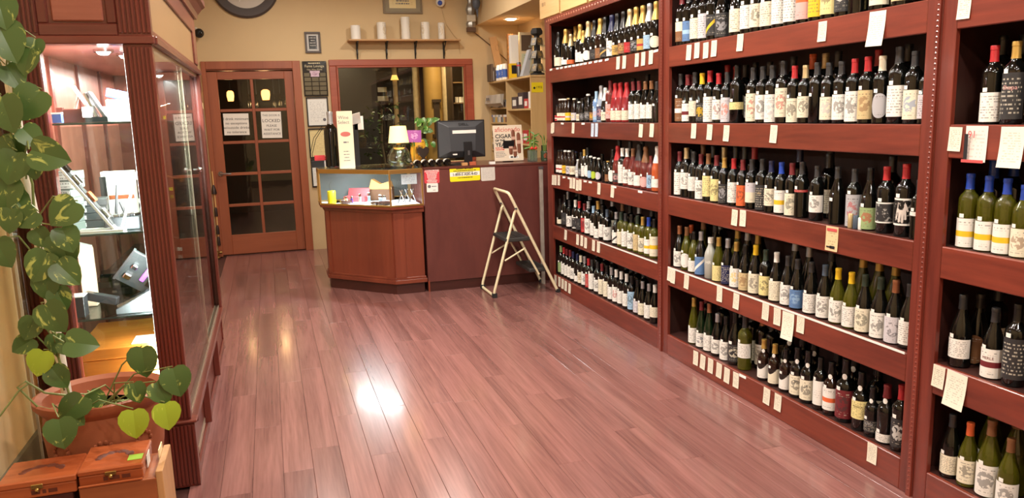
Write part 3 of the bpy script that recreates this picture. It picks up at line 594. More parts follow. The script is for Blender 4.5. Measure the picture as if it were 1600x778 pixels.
BT = """A1
c k K C:n 2.324 6.080 0.90
c k S W:l 2.526 6.078 0.95
c k T D:n 2.422 6.077 0.97
c k O W:n:.02:.06 2.325 5.922 0.92
c k Q A:n:.02:.06 2.317 5.797 0.76
c k O W:l 2.325 5.622 0.93
c k O W:l 2.317 5.543 0.76
c k Q W:o 2.325 5.464 0.94
c k K D:n 2.325 5.347 0.92
c d O T:n 2.324 5.244 0.92
c k K D:s:O 2.324 5.158 0.92
c k N W:p:D:.02:.13 2.325 5.048 0.92
c k K O:p:D:.02:.09 2.324 4.956 0.91
c k K T:p:O 2.325 4.861 0.92
c k Q R:n:.02:.09 2.325 4.769 0.93
c k O D:p:S 2.325 4.677 0.93
c k O O:b:R 2.324 4.580 0.92
c k S L:l:D:.02:.11 2.324 4.490 0.92
c k O C:o 2.325 4.405 0.92
c k O W:p 2.418 5.938 1.00 1
c k O W:p 2.417 5.600 0.97 1
c k K W:p 2.418 5.322 1.00 1
A2
s d K R:b:W 2.305 6.099 0.74
s d W C:b:R 2.312 6.042 0.99
s d W C:b:R 2.312 5.982 0.99
s d W C:b:R 2.311 5.923 0.98
s d Q Y:b:V 2.312 5.856 1.00
s d C V:p:Y 2.311 5.731 0.97
s k W C:p:T 2.307 5.623 0.83
s k K D:p:S 2.311 5.562 0.95
s k W D:p:S 2.315 5.460 1.10
s k K T:p:Y 2.312 5.365 0.99
b b L L:p:P 2.311 5.298 0.74
c L S N:p:P:.02:.15 2.320 5.228 0.82
c k W C:p:E 2.317 5.150 0.76
t r M P:p:A 2.320 5.071 0.90
c R R C:l 2.321 4.991 0.84
c R R C:l 2.321 4.910 0.84
c R R C:l 2.321 4.812 0.83
b k M W:l 2.317 4.708 0.88
b k M W:l 2.317 4.623 0.88
g k T W:l:D:.03:.16 2.319 4.538 0.86
g k T W:l:D:.03:.16 2.319 4.455 0.86
g k D X 2.318 4.378 0.83
s k K W:p 2.403 6.091 1.03 1
s k K W:l 2.457 6.062 0.98 1
s k K C:l 2.402 5.887 0.99 1
s k K C:l 2.402 5.717 1.01 1
s k K X 2.402 5.409 1.00 1
b k D W:l 2.411 4.894 0.98 1
b k D X 2.413 4.690 1.03 1
A3
s d K W:b:R 2.313 6.090 1.04
s d K W:b:R 2.314 6.027 1.06
s d W Y:p:T 2.314 5.948 1.06
s d W V:p:N 2.314 5.862 1.07
s d K C:p:T 2.315 5.780 1.10
s c W W:p:D 2.305 5.659 0.74
s k K D:p:S 2.313 5.601 1.05
b k O W:l 2.311 5.538 0.74
b k K W:o 2.313 5.477 0.79
s k W L:o 2.310 5.414 0.94
s k W G:o 2.309 5.342 0.91
s k W V:o 2.309 5.261 0.90
s k K X 2.306 5.149 0.80
s k O T:n 2.307 5.096 0.83
g k K W:o 2.317 5.033 0.80
c r R D:p:P 2.321 4.959 0.84
b k W W:l:D:.02:.17 2.316 4.873 0.85
b r W W:p:D 2.316 4.798 0.85
g r T W:p:D 2.319 4.715 0.86
c r D W:n 2.324 4.631 0.91
c r T P:o 2.322 4.537 0.87
b r X L:p:N 2.311 4.447 0.74
c o W W:n:.03:.09 2.323 4.378 0.89
s k K C:p 2.402 6.091 1.01 1
s k N W:l 2.402 5.932 1.00 1
s k K W:l 2.402 5.666 1.00 1
s k K C:p 2.402 5.407 1.00 1
b k K C:l 2.413 5.126 1.03 1
b k D W:p 2.411 4.946 0.99 1
b k D X 2.412 4.763 1.03 1
A4
g k K C:n:.02:.07 2.314 6.089 0.74
b k S C:n:.02:.07 2.384 6.085 0.93
b k K D:n 2.317 5.984 0.89
b k D W:p:D 2.313 5.872 0.78
b k W D:d:W 2.315 5.747 0.82
b k R D:n 2.314 5.660 0.82
b k M R:p:D:.02:.16 2.313 5.556 0.79
b k Z W:p:D:.02:.15 2.316 5.482 0.87
b k L W:l:D:.02:.14 2.313 5.378 0.79
b k O W:l:D:.0:.08 2.319 5.305 0.94
b k K W:l:D:.03:.14 2.316 5.216 0.86
b k U W:p:D:.02:.14 2.313 5.129 0.79
g k S W:s:D 2.316 4.979 0.78
b y E C:l 2.314 4.895 0.81
b y D W:l:Y:.02:.15 2.314 4.823 0.81
b y K W:p:D:.02:.15 2.314 4.731 0.82
b y E Q:l:D:.02:.15 2.315 4.643 0.83
b y O C:p:E 2.315 4.566 0.83
b y B W:b:Y 2.316 4.483 0.85
b y K C:b:Y:.02:.17 2.316 4.405 0.85
b k K X 2.541 6.083 0.99 1
b k K C:p 2.452 6.051 1.03 1
b k K W:p 2.411 5.888 0.99 1
b k Z W:l 2.413 5.678 1.04 1
b k D X 2.412 5.440 1.03 1
b k S C:l 2.413 5.254 1.04 1
b k T C:p 2.410 5.073 0.97 1
b k K X 2.411 4.948 0.98 1
b k S W:l 2.412 4.811 1.02 1
b k D W:p 2.412 4.623 1.03 1
A5
b k F F:l:D:.03:.13 2.315 6.089 0.83
b k R W:l 2.315 6.017 0.82
b k M W:l 2.314 5.949 0.81
b k M W:l 2.314 5.874 0.82
b k N W:p:D 2.314 5.808 0.81
b k N W:n:.02:.08 2.314 5.720 0.79
b k C C:p:T 2.313 5.644 0.79
b k S W:p:D 2.314 5.566 0.81
b k R R:l:W:.02:.15 2.314 5.486 0.80
b k D W:l:D:.02:.17 2.314 5.419 0.81
b k D W:p:D 2.314 5.314 0.81
b k M C:l:D:.02:.16 2.314 5.231 0.81
b k K C:l:D:.02:.16 2.315 5.143 0.82
b k S W:l:D:.02:.13 2.314 5.062 0.82
b k W W:p:R:.02:.15 2.314 4.979 0.82
b k W W:l 2.315 4.899 0.82
b k W W:l 2.315 4.812 0.82
b k K L:p:E:.02:.17 2.315 4.729 0.83
g k K V:l:D 2.316 4.642 0.79
g k S C:l 2.317 4.571 0.80
g k S W:l:D:.02:.14 2.317 4.480 0.81
g k W C:l:D:.05:.14 2.318 4.399 0.84
b k N W:p 2.412 5.891 1.01 1
b k D C:l 2.413 5.536 1.03 1
b k D C:l 2.412 5.388 1.03 1
b k D W:l 2.413 5.249 1.03 1
b k D X 2.412 5.016 1.01 1
b k D W:p 2.410 4.930 0.98 1
b k D C:p 2.412 4.842 1.03 1
b k D C:l 2.410 4.740 0.97 1
B1
b k M T:h:C 2.321 4.088 0.99
b k D I:b:L:.02:.13 2.321 4.009 0.99
b k M C:l 2.321 3.926 1.00
b k D V:l:D:.02:.15 2.321 3.843 0.99
b k D D:s:Y 2.321 3.759 0.98
g k D U:l:W 2.406 3.750 1.03
g k D D:p:S:.01:.16 2.325 3.670 1.00
g k D C:l:R:.02:.15 2.326 3.536 1.02
b k D W:l 2.322 3.443 1.02
b k D C:p:D 2.321 3.363 0.99
g k D C:l:D:.02:.14 2.325 3.276 1.01
b k D W:l:D:.02:.14 2.321 3.188 0.99
b k D W:l:D:.02:.15 2.321 3.100 0.99
b k D P:h:A:.02:.16 2.321 3.012 0.99
b k D Y:l:D:.02:.2 2.321 2.928 0.99
b k D j:p:D:.02:.2 2.322 2.848 1.03
b k D D:p:W:.02:.18 2.322 2.762 1.02
b k D V:l:D:.02:.18 2.402 2.726 1.02
b k D X 2.322 2.682 1.02
b k D j:l:D:.02:.18 2.386 2.607 1.00
b k D C:l:D:.02:.18 2.321 2.562 0.99
b k D Q:l:D:.02:.16 2.322 2.448 1.01
b k D C:l 2.411 4.073 1.00 1
b k D W:l 2.411 3.866 0.99 1
b k D C:p 2.410 3.600 0.98 1
b k D W:p 2.411 3.412 0.99 1
b k D C:l 2.412 3.148 1.02 1
b k D C:l 2.411 2.915 1.00 1
B2
b k M W:h:P 2.398 4.090 0.91
b k D T:b:W:.01:.15 2.319 4.090 0.93
b k M W:b:M:.01:.12 2.317 4.008 0.90
b k D C:l:D:.04:.13 2.319 3.931 0.93
b k Y D:p:Y:.01:.12 2.317 3.853 0.90
b k R W:l:D:.0:.15 2.319 3.777 0.93
b k R W:p:M:.02:.14 2.316 3.686 0.87
b k D V:p:A:.0:.15 2.316 3.604 0.87
t k K j:l:O:.075:.115 2.321 3.522 0.91
b k D C:p:R:.01:.16 2.318 3.378 0.90
b k D W:p:D:.02:.15 2.317 3.298 0.90
b k D W:p:S:.0:.15 2.318 3.224 0.90
b k D C:p:R:.03:.17 2.320 3.143 0.95
b k R C:p:D:.0:.13 2.316 3.057 0.86
b k Q C:p:D:.03:.14 2.316 2.981 0.85
t k D X 2.317 2.904 0.82
t k D C:p:S:.02:.14 2.316 2.828 0.80
t k D W:p:D:.02:.15 2.316 2.751 0.80
b k R W:p:D:.01:.15 2.316 2.674 0.87
b k R Q:p:T:.02:.15 2.317 2.602 0.88
b k C S:o:D 2.316 2.523 0.87
t k D W:l:D:.03:.16 2.320 2.443 0.90
t k D C:p:I:.02:.15 2.317 2.363 0.83
b k D V:l 2.313 2.295 0.78
b k R X 2.412 3.753 1.02 1
b k R C:p 2.410 3.667 0.98 1
b k D W:p 2.411 3.584 0.99 1
b k K C:l 2.412 3.498 1.01 1
b k D X 2.411 3.376 0.99 1
b k D C:p 2.410 3.279 0.98 1
b k D W:l 2.412 3.194 1.03 1
b k A C:p 2.413 3.058 1.03 1
b k Q X 2.412 2.971 1.02 1
b k D C:p 2.412 2.889 1.03 1
b k R W:p 2.411 2.650 0.98 1
b k D W:p 2.412 2.493 1.01 1
B3
b k M W:l:D:.01:.16 2.316 4.092 0.87
b k K F:h:G:.05:.13 2.398 4.091 0.90
b k Q W:p:D:.05:.15 2.319 4.018 0.95
b k D W:l:D:.05:.14 2.317 3.931 0.89
b k M W:p:E:.0:.13 2.316 3.853 0.85
b k T j:l:D:.03:.16 2.316 3.775 0.87
b k M j:p:D:.01:.15 2.316 3.693 0.85
b k O D:p:S:.0:.13 2.315 3.615 0.82
b k R W:l:D:.02:.15 2.315 3.527 0.82
b k M A:p:D:.01:.14 2.314 3.444 0.81
b k D C:h:V:.04:.16 2.315 3.366 0.83
b k D D:l:C:.0:.15 2.316 3.281 0.85
b k N C:p:D:.04:.14 2.315 3.207 0.83
b k B W:b:Y:.01:.14 2.314 3.128 0.82
b k M C:p:E:.0:.13 2.315 3.050 0.82
b k D R:l:W:.14:.152 2.316 2.980 0.85
t k D W:p:D:.05:.15 2.315 2.876 0.76
g k D X 2.318 2.748 0.82
b k D S:p:R:.0:.17 2.314 2.643 0.81
g k K F:p:R:.0:.11 2.318 2.559 0.84
t k R D:d:W:.05:.15 2.317 2.471 0.82
t k R K:d:W:.05:.17 2.319 2.375 0.87
b k D W:n:.12:.14 2.311 2.300 0.74
b k T C:l 2.411 3.989 1.00 1
b k D W:l 2.411 3.879 0.99 1
b k Q W:p 2.410 3.767 0.98 1
b k D X 2.412 3.657 1.01 1
b k D W:p 2.412 3.573 1.01 1
b k R C:l 2.412 3.487 1.02 1
b k N C:l 2.413 3.125 1.04 1
b k D W:p 2.467 2.976 1.01 1
b k D C:l 2.410 2.917 0.97 1
b k D X 2.411 2.543 0.99 1
B4
g k H W:p:D:.01:.12 2.318 4.090 0.84
g k A W:p:D:.01:.12 2.398 4.090 0.84
g y T W:o 2.319 4.005 0.85
g y K W:l:D:.01:.09 2.317 3.920 0.80
g k S I:s:W:.0:.13 2.318 3.845 0.83
m w W X 2.317 3.742 0.77
g y O j:l:D:.0:.11 2.317 3.660 0.81
g k S N:l:W:.0:.13 2.318 3.572 0.83
g k O W:p:Y:.0:.14 2.317 3.490 0.81
g k K Q:p:T:.0:.12 2.317 3.407 0.80
g k Y C:p:D:.01:.14 2.318 3.320 0.84
b k E j:p:D:.02:.14 2.314 3.230 0.81
g k W C:l:D:.01:.13 2.317 3.148 0.81
g k D W:p:D:.01:.13 2.317 3.060 0.80
g k D I:p:L:.01:.12 2.316 2.988 0.79
g k D W:l:D:.01:.12 2.317 2.892 0.80
g k U W:p:D:.01:.14 2.317 2.801 0.81
g y Y W:p:E:.01:.14 2.317 2.717 0.81
g y Y W:l:D:.01:.12 2.317 2.636 0.80
g k E C:p:E:.01:.13 2.317 2.557 0.82
g k E W:p:D:.0:.15 2.318 2.472 0.84
g k H V:p:D:.0:.13 2.319 2.394 0.85
g k D W:l:D:.02:.15 2.319 2.321 0.85
g k D C:p 2.565 4.084 0.99 1
g k D C:p 2.470 4.053 1.00 1
g y T W:l 2.415 3.980 0.99 1
g k S C:l 2.486 3.917 1.01 1
g k D C:p 2.415 3.851 0.99 1
g y O C:l 2.414 3.626 0.98 1
g k S X 2.506 3.554 1.03 1
g k S W:l 2.415 3.535 0.99 1
g y O W:l 2.414 3.441 0.97 1
g k S X 2.416 3.139 1.02 1
g k S X 2.414 3.032 0.97 1
g k D C:l 2.415 2.879 0.99 1
g y O W:p 2.416 2.683 1.02 1
g y O C:p 2.416 2.589 1.03 1
g y O W:l 2.416 2.499 1.02 1
B5
f y O W:l:D:.01:.12 2.315 3.909 0.82
f G M W:p:N:.01:.11 2.315 3.823 0.81
f G H W:l:D:.01:.12 2.315 3.741 0.83
g k S W:p:D:.02:.12 2.317 3.658 0.80
g k K W:p:D:.0:.14 2.318 3.573 0.82
g k K D:p:C:.02:.12 2.323 3.492 0.95
b y D W:l:D:.07:.15 2.320 3.399 0.97
p d O W:v:D:.02:.12 2.314 3.224 0.74
p d O C:v:D:.02:.12 2.314 3.135 0.74
p d K W:v:D:.02:.12 2.314 3.047 0.74
p k K C:p:D:.02:.13 2.318 2.966 0.85
p k K C:p:D:.02:.13 2.319 2.890 0.87
b k K W:n:D:.03:.17 2.314 2.800 0.81
p d K W:b:A:.03:.17 2.318 2.732 0.85
p k K M:p:D:.02:.15 2.324 2.649 0.98
p k K j:l:D:.06:.15 2.320 2.550 0.89
p k K D:l:S:.03:.10 2.314 2.478 0.74
p k M W:l:D:.01:.05 2.319 2.407 0.86
b k R D:p:W:.02:.15 2.318 2.331 0.90
b k M C:l 2.411 3.930 0.99 1
b k K X 2.413 3.755 1.03 1
b k S W:p 2.411 3.586 0.98 1
b k T W:l 2.466 3.527 0.99 1
b k D C:l 2.412 3.469 1.01 1
b k H W:p 2.411 3.377 1.00 1
b k T C:p 2.483 3.335 1.04 1
b k D X 2.411 3.295 0.98 1
p k K C:l 2.414 3.153 0.98 1
p k K C:l 2.414 3.051 1.00 1
p k K W:l 2.414 2.966 0.98 1
p k K C:l 2.413 2.808 0.97 1
p k K C:l 2.415 2.700 1.01 1
p k K C:p 2.415 2.563 1.01 1
C2
t k R W:l:D:.01:.13 2.316 2.029 0.80
t k O D:l:P:.02:.2 2.317 1.951 0.82
b k K C:p 2.411 2.083 0.98 1
b k D C:p 2.501 2.082 0.99 1
C3
t y B W:b:Y:.0:.13 2.317 2.087 0.81
t y B W:b:Y:.0:.13 2.316 2.012 0.80
t y B W:b:Y:.0:.13 2.316 1.943 0.79
t y B C:p:T:.0:.13 2.314 1.878 0.74
b k B W:p 2.412 2.081 1.02 1
b k B W:p 2.503 2.081 1.03 1
C4
g k D T:o:D:.0:.13 2.399 2.084 0.86
g k D W:l:D:.04:.12 2.320 2.083 0.88
g k D W:b:M:.0:.13 2.318 1.950 0.82
t k K D:l:A:.03:.19 2.319 1.868 0.87
b k D W:l 2.480 2.083 0.97 1
C5
g k D C:l:D:.02:.11 2.317 2.087 0.80
g y A C:p:D:.02:.13 2.316 2.011 0.79
g y T W:p:D:.0:.13 2.322 1.932 0.92
g y T W:p:D:.0:.11 2.317 1.852 0.81
g y T W:l 2.416 2.010 1.02 1
g y T X 2.415 1.913 1.00 1"""
sec = None; cnt = [0, 0]
for ln in BT.split('\n'):
    if len(ln) == 2: sec = ln; cnt = [0, 0]; continue
    q = ln.split()
    if len(q) < 7: continue
    bk = len(q) == 8; cnt[bk] += 1
    bottle(sec, cnt[bk], q[0], q[1], q[2], q[3], float(q[4]), float(q[5]), float(q[6]), bk)
# ---------------------------------------------------------------- shelf tags
TT = """A1 c 4.812
A1 c 4.716
A1 c 4.536
A1 c 4.448
A1 c 4.347
A2 c 6.142
A2 c 6.069
A2 c 5.627
A2 L 5.249
A2 L 5.179
A2 c 4.479
A2 c 4.332
A3 c 6.107
A3 c 6.038
A3 c 5.963
A3 c 5.693
A3 c 5.626
A3 c 5.560
A3 c 5.501
A3 c 5.144
A3 c 4.913
A4 c 5.825
A4 c 5.568
A4 c 5.485
A4 c 5.408
A4 c 5.254
A4 c 5.166
A5 c 6.085
A5 c 5.993
A5 c 5.918
A5 c 5.844
A5 c 5.758
B1 c 3.897
B1 c 3.813
B1 c 3.725
B1 c 3.643
B1 c 3.406
B1 c 2.809
B1 b 2.498
B2 c 3.837
B2 c 3.672
B2 c 3.513
B2 c 3.118
B3 c 3.423
B3 c 3.352
B3 p 2.698
B4 c 4.124
B4 c 4.056
B4 c 3.899
B4 c 3.552
B4 c 3.392
B4 c 3.143
B4 c 3.052
B4 b 2.968
B4 c 2.880
B5 c 3.787
B5 c 3.707
B5 c 3.629
B5 c 3.541
B5 c 3.464
B5 c 3.382
B5 c 3.113
B5 c 3.024
B5 c 2.408
C1 c 2.110
C2 c 2.117
C2 q 2.023
C2 b 1.891
C4 c 2.115
C4 b 2.029
A1 s 6.109
A1 s 5.945
A1 s 5.860
A1 s 5.763
A1 s 5.682
A1 s 5.603
A1 s 5.526
A1 s 5.450
A1 s 5.377
A1 s 5.282
A1 s 5.179
A1 s 5.101
A1 s 4.993
A1 s 4.273
A2 s 5.860
A2 s 5.428
A3 s 5.845
A3 s 5.733
A3 s 5.405
A3 s 5.307
A3 s 4.881
A3 s 4.492
B5 s 3.322"""
def tagmesh(w, h, curl=0.004, rx=0.0):
    m = MB(); n = 4
    for i in range(n + 1):
        f = i / n; dx = -curl * (f * f)
        m.v += [(dx, w / 2, -h * f), (dx, -w / 2, -h * f), (dx + 0.0008, w / 2, -h * f), (dx + 0.0008, -w / 2, -h * f)]
    for i in range(n):
        a = 4 * i; c = a + 4
        m.f += [(a, a + 1, c + 1, c), (a + 2, c + 2, c + 3, a + 3), (a, c, c + 2, a + 2), (a + 1, a + 3, c + 3, c + 1)]
    m.f += [(0, 2, 3, 1), (4 * n, 4 * n + 1, 4 * n + 3, 4 * n + 2)]
    return m.mesh('shelf_tag')
TME = {'c': tagmesh(.052, .082), 'L': tagmesh(.05, .095), 'b': tagmesh(.085, .13, .012), 'p': tagmesh(.075, .105), 'q': tagmesh(.085, .12), 's': tagmesh(.06, .014, .001)}
TMT = {'c': printed('tag_cream', (232, 224, 204), (120, 110, 100), 12, axes=(1, 2), dens=0.52, amount=0.55, size=9), 'L': printed('tag_blue', (196, 214, 232), (90, 100, 130), 12, axes=(1, 2), amount=0.5, size=9),
       'b': printed('tag_large', (236, 230, 212), (150, 140, 128), 16, axes=(1, 2), amount=0.5, size=12), 'p': printed('tag_picture', (222, 196, 150), (90, 70, 60), 9, axes=(1, 2), amount=0.4, size=9),
       'q': printed('tag_ninety', (236, 224, 216), (150, 120, 116), 10, axes=(1, 2), amount=0.3, size=9), 's': pbr('tag_strip', (238, 236, 230), 0.5)}
TW = {'c': 'cream printed shelf tag', 'L': 'pale blue shelf tag', 'b': 'large curling cream tag', 'p': 'tan tag with bottle picture', 'q': 'pink edged tag reading 91', 's': 'thin white price strip'}
cnt = {}; REDP = pbr('tag_red', (206, 84, 84), 0.5)
for ln in sorted(TT.split('\n'), key=lambda l: (l[:2], -float(l.split()[2])) if len(l) > 3 else ('', 0)):
    q = ln.split()
    if len(q) < 3: continue
    sec, ty, y = q[0], q[1], float(q[2]); bay = BAYS[sec[0]]; z = ZS[int(sec[1]) - 1]
    y = min(max(y, bay[4] + 0.03), bay[5] - 0.028)
    key = (sec, ty == 's'); cnt[key] = cnt.get(key, 0) + 1
    o = link('price_strip' if ty == 's' else 'shelf_tag', TME[ty], TMT[ty], None, (XS - 0.0012 - 0.0004 * (cnt[key] % 3), y, z - (0.002 if ty == 's' else random.uniform(.0, .012))), (R(random.uniform(-2.5, 2.5)), 0, 0))
    tag(o, '%s, %s from %s, edge of %s shelf, %s bay' % (TW[ty], ORD(cnt[key]), bay[3], SHW[int(sec[1]) - 1], bay[2]), 'price tag', 'price strips' if ty == 's' else 'shelf tags')
    if ty == 'q':
        text('91', .034, REDP, o, (-.006, 0.012, -.03), (0, -1, 0), ZD); boxo('red_footer', REDP, (-.0135, -.0425, -.122), (-.0125, .0425, -.112), o)
        text('|', .09, INK, o, (-.010, 0.03, -.065), (0, -1, 0), ZD, name='bottle_print', bold=0.004)
    if ty == 'p':
        boxo('red_header', REDP, (-.0022, -.03, -.02), (-.0015, .03, -.008), o); m = MB(); m.box((-.0055, -.022, -.094), (-.0045, .006, -.082)); m.box((-.0055, -.002, -.091), (-.0045, .028, -.085)); m.build('bottle_print', INK, o)
for sec, ya, yb in (('B4', 2.27, 4.12), ('A4', 4.26, 5.15)):
    o = boxo('price_rail', WHITE, (XS - 0.0026, ya, ZS[3] - 0.006), (XS - 0.0005, yb, ZS[3] + 0.003)); tag(o, 'long white price strip along the fourth shelf edge, %s bay' % BAYS[sec[0]][2], 'price rail')
# small stoppers beside a bottle
for i, (dy, h, c, nm) in enumerate(((0.03, .06, 'Q', 'beige cork'), (0.0, .055, 'U', 'slate'), (-0.03, .05, 'W', 'white'))):
    o = MB().lathe([(.011, 0), (.012, .004), (.012, h - .004), (.010, h)], 10).build('bottle_stopper', capmat(c), None, (2.292, 2.545 + dy + 0.055, ZS[2] + .0006), smooth=True); tag(o, '%s bottle stopper at the edge of the third shelf, middle bay' % nm, 'stopper', 'bottle stoppers')
# crates on top of the far rack
CRATE = wood('crate_pine', (206, 168, 106), (224, 190, 132), 'Y', 0.6, 0.0, 6, 0.08)
for i, (ya, yb) in enumerate(((5.88, 6.32), (5.32, 5.84), (4.75, 5.28))):
    t = thing('wine_crate', 'pale pine wine crate on the far rack, %s from counter end' % ORD(i + 1), 'crate', (2.30, (ya + yb) / 2, 2.26), group='wine crates on the rack')
    hw = (yb - ya) / 2
    boxo('front_board', CRATE, (-0.05, -hw, 0.004), (-0.038, hw, 0.17), t, 0.003); boxo('back_board', CRATE, (0.24, -hw, 0), (0.252, hw, 0.17), t)
    boxo('end_board', CRATE, (-0.038, -hw, 0), (0.24, -hw + 0.012, 0.17), t); boxo('end_board', CRATE, (-0.038, hw - 0.012, 0), (0.24, hw, 0.17), t); boxo('lid', CRATE, (-0.038, -hw + .012, 0.158), (0.24, hw - .012, 0.17), t)
    boxo('bottom', CRATE, (-0.038, -hw + .012, 0.0), (0.24, hw - .012, 0.01), t)
    if i == 0: scribble(t, pbr('burnt_print', (176, 138, 90), 0.6), (-0.0505, 0.12, .10), .12, 1, .05, .03, (0, -1, 0), 3, 'burnt_print')
# ================================================================ SALES COUNTER
CT = 1.07; CY = 6.449
t = thing('sales_counter', 'dark red laminate sales counter with stickers below its top edge', 'counter', (0, 0, 0))
boxo('front_panel', COUNT, (1.224, CY, 0.085), (2.93, CY + 0.02, 1.05), t, 0.002)
boxo('kick_board', KICK, (1.224, CY + 0.012, 0), (2.93, CY + 0.03, 0.085), t, 0.002)
boxo('end_panel', COUNT, (1.224, CY + 0.02, 0.0), (1.244, 7.1, 1.05), t); boxo('end_panel', COUNT, (2.91, CY + 0.03, 0.0), (2.93, 7.1, 1.05), t)
boxo('inner_shelf', KICK, (1.244, CY + 0.03, 0.5), (2.91, 7.08, 0.52), t)
boxo('worktop', wood('worktop', (78, 36, 30), (98, 50, 42), 'X', 0.3, 0.2, 5, 0.08), (1.224, CY - 0.004, 1.05), (2.93, 7.12, CT), t, 0.003)
boxo('corner_strip', COUNT2, (1.222, CY - 0.006, 0.0), (1.236, CY, 0.1), t)
RED = pbr('sticker_red', (206, 62, 72), 0.45); YEL = pbr('sticker_yellow', (240, 222, 30), 0.45); GRY = printed('sticker_grey', (206, 200, 192), (160, 154, 148), 14, axes=(0, 2), amount=0.5, size=10)
SY = CY - 0.0002
def sticker(name, label, mat, x0, x1, z0, z1, tilt=0):
    t = thing(name, label, 'sticker', ((x0 + x1) / 2, SY, (z0 + z1) / 2)); t.rotation_euler = (0, tilt, 0); w, h = (x1 - x0) / 2, (z1 - z0) / 2
    m = MB(); c = min(w, h) * 0.12; poly = [(-w + c, -h), (w - c, -h), (w, -h + c), (w, h - c), (w - c, h), (-w + c, h), (-w, h - c), (-w, -h + c)]
    m.prism(poly, 0, 0.001, Matrix.Rotation(R(90), 4, 'X')); m.build('backing', mat, t); return t, w, h
t, w, h = sticker('warning_sticker', 'red WARNING sticker with white print on the counter front', RED, 1.232, 1.362, 0.937, 1.066, R(1))
text('WARNING!', 0.024, WHITE, t, (0, -.0014, h * .76), XD, ZD, bold=.0008); boxo('rule', WHITE, (-w * .95, -.0013, h * .50), (w * .95, -.001, h * .56), t)
scribble(t, WHITE, (0, -.0014, h * .3), w * 1.5, 8, .0125, .006, seed=2)
t, w, h = sticker('card_sticker', 'small white card sticker below the red warning sticker', PAPER, 1.248, 1.345, 0.862, 0.935, R(1))
MB().lathe([(.0105, 0), (.0135, 0), (.0135, .0006), (.0105, .0006)], 16, Matrix.Translation((-.026, -.001, .012)) @ Matrix.Rotation(R(90), 4, 'X')).build('round_logo', INKG, t); scribble(t, INKG, (.016, -.0014, .008), .045, 1, .01, .008, seed=6); scribble(t, INKG, (.016, -.0014, -.022), .03, 1, .01, .005, seed=7)
t, w, h = sticker('age_sticker', 'yellow sticker with telephone number 1-800-5 ASK-4-ID on the counter front', YEL, 1.452, 1.718, 0.941, 1.062, R(-.6))
boxo('white_band', PAPER, (-w * .985, -.0014, -h * .28), (w * .985, -.001, h * .32), t); text('1-800-5 ASK-4-ID', .03, INK, t, (0, -.0018, -.002), XD, ZD, bold=.0006)
scribble(t, INK, (0, -.0014, h * .68), w * 1.6, 2, .0155, .007, seed=3); scribble(t, INK, (0, -.0014, -h * .56), w * 1.4, 1, .0155, .007, seed=4); scribble(t, INK, (0, -.0018, h * .2), w * 1.7, 1, .0155, .005, seed=14)
sticker('notice_sticker', 'faded grey notice sticker next to the yellow one', GRY, 1.726, 1.852, 0.933, 1.069, R(-.6))
# ---------------------------------------------------------------- corner showcase
t = thing('corner_showcase', 'cherry corner showcase with gold framed glass top beside the counter', 'showcase', (0, 0, 0)); case = t
def off(poly, d):   # inset a convex polygon
    n = len(poly); out = []
    for i in range(n):
        p0, p1, p2 = Vector(poly[i - 1]), Vector(poly[i]), Vector(poly[(i + 1) % n])
        n1 = Vector((-(p1 - p0).y, (p1 - p0).x)).normalized(); n2 = Vector((-(p2 - p1).y, (p2 - p1).x)).normalized()
        b = (n1 + n2).normalized(); out.append(tuple(p1 + b * d / max(0.2, b.dot(n1))))
    return out
BP = [(0.425, 7.0), (0.945, 6.45), (1.214, 6.45), (1.214, 7.2), (0.425, 7.2)]
GP = [(0.392, 6.955), (0.930, 6.405), (1.214, 6.43), (1.214, 7.2), (0.392, 7.2)]
MB().prism(off(BP, 0.012), 0.09, 0.735, None).build('body', COUNT2, t, bevel=0.003)
MB().prism(off(BP, 0.02), 0.0, 0.09).build('kick_board', KICK, t)
m = MB(); m.prism(off(BP, -0.004), 0.09, 0.125); m.prism(off(BP, 0.004), 0.125, 0.145); m.build('bottom_moulding', COUNT2, t, bevel=0.003)
m = MB(); m.prism(off(BP, -0.002), 0.70, 0.735); m.prism(off(GP, 0.002), 0.735, 0.757); m.build('top_moulding', COUNT2, t, bevel=0.003)
e1 = Vector((BP[1][0] - BP[0][0], BP[1][1] - BP[0][1], 0)).normalized(); nrm = Vector((e1.y, -e1.x, 0))
mm = Matrix((e1, Vector((0, 0, 1)), nrm)).transposed().to_4x4(); mm.translation = Vector((BP[0][0], BP[0][1], 0)) - nrm * 0.012
LL = math.hypot(BP[1][0] - BP[0][0], BP[1][1] - BP[0][1])
MB().box((LL - 0.10, 0.145, 0), (LL - 0.012, 0.70, 0.008), mm).build('corner_stile', COUNT2, t); MB().box((0.01, 0.145, 0), (0.05, 0.70, 0.008), mm).build('corner_stile', COUNT2, t)
boxo('corner_stile', COUNT2, (0.952, 6.452, 0.145), (1.04, 6.462, 0.70), t)
boxo('deck', WHITE, (0.47, 6.98, 0.757), (1.21, 7.19, 0.762), t); MB().prism(off(GP, 0.012), 0.757, 0.762).build('deck', pbr('deck_white', (225, 226, 232), 0.4), t)
FRM = MB()
def bar(m, a, b, z, w=0.012, hh=0.016):
    a = Vector((a[0], a[1], 0)); b = Vector((b[0], b[1], 0)); d = (b - a).normalized(); n = Vector((d.y, -d.x, 0))
    mt = Matrix((d, n, Vector((0, 0, 1)))).transposed().to_4x4(); mt.translation = a + Vector((0, 0, z))
    m.box((0, -w / 2, -hh / 2), ((b - a).length, w / 2, hh / 2), mt)
gi = off(GP, 0.006)
for i in (4, 0, 1):
    bar(FRM, gi[i], gi[(i + 1) % 5], 0.765); bar(FRM, gi[i], gi[(i + 1) % 5], 1.052, 0.014, 0.036)
bar(FRM, gi[2], gi[3], 1.058, 0.014, 0.024); bar(FRM, gi[3], gi[4], 1.058, 0.014, 0.024); bar(FRM, gi[3], gi[4], 0.765)
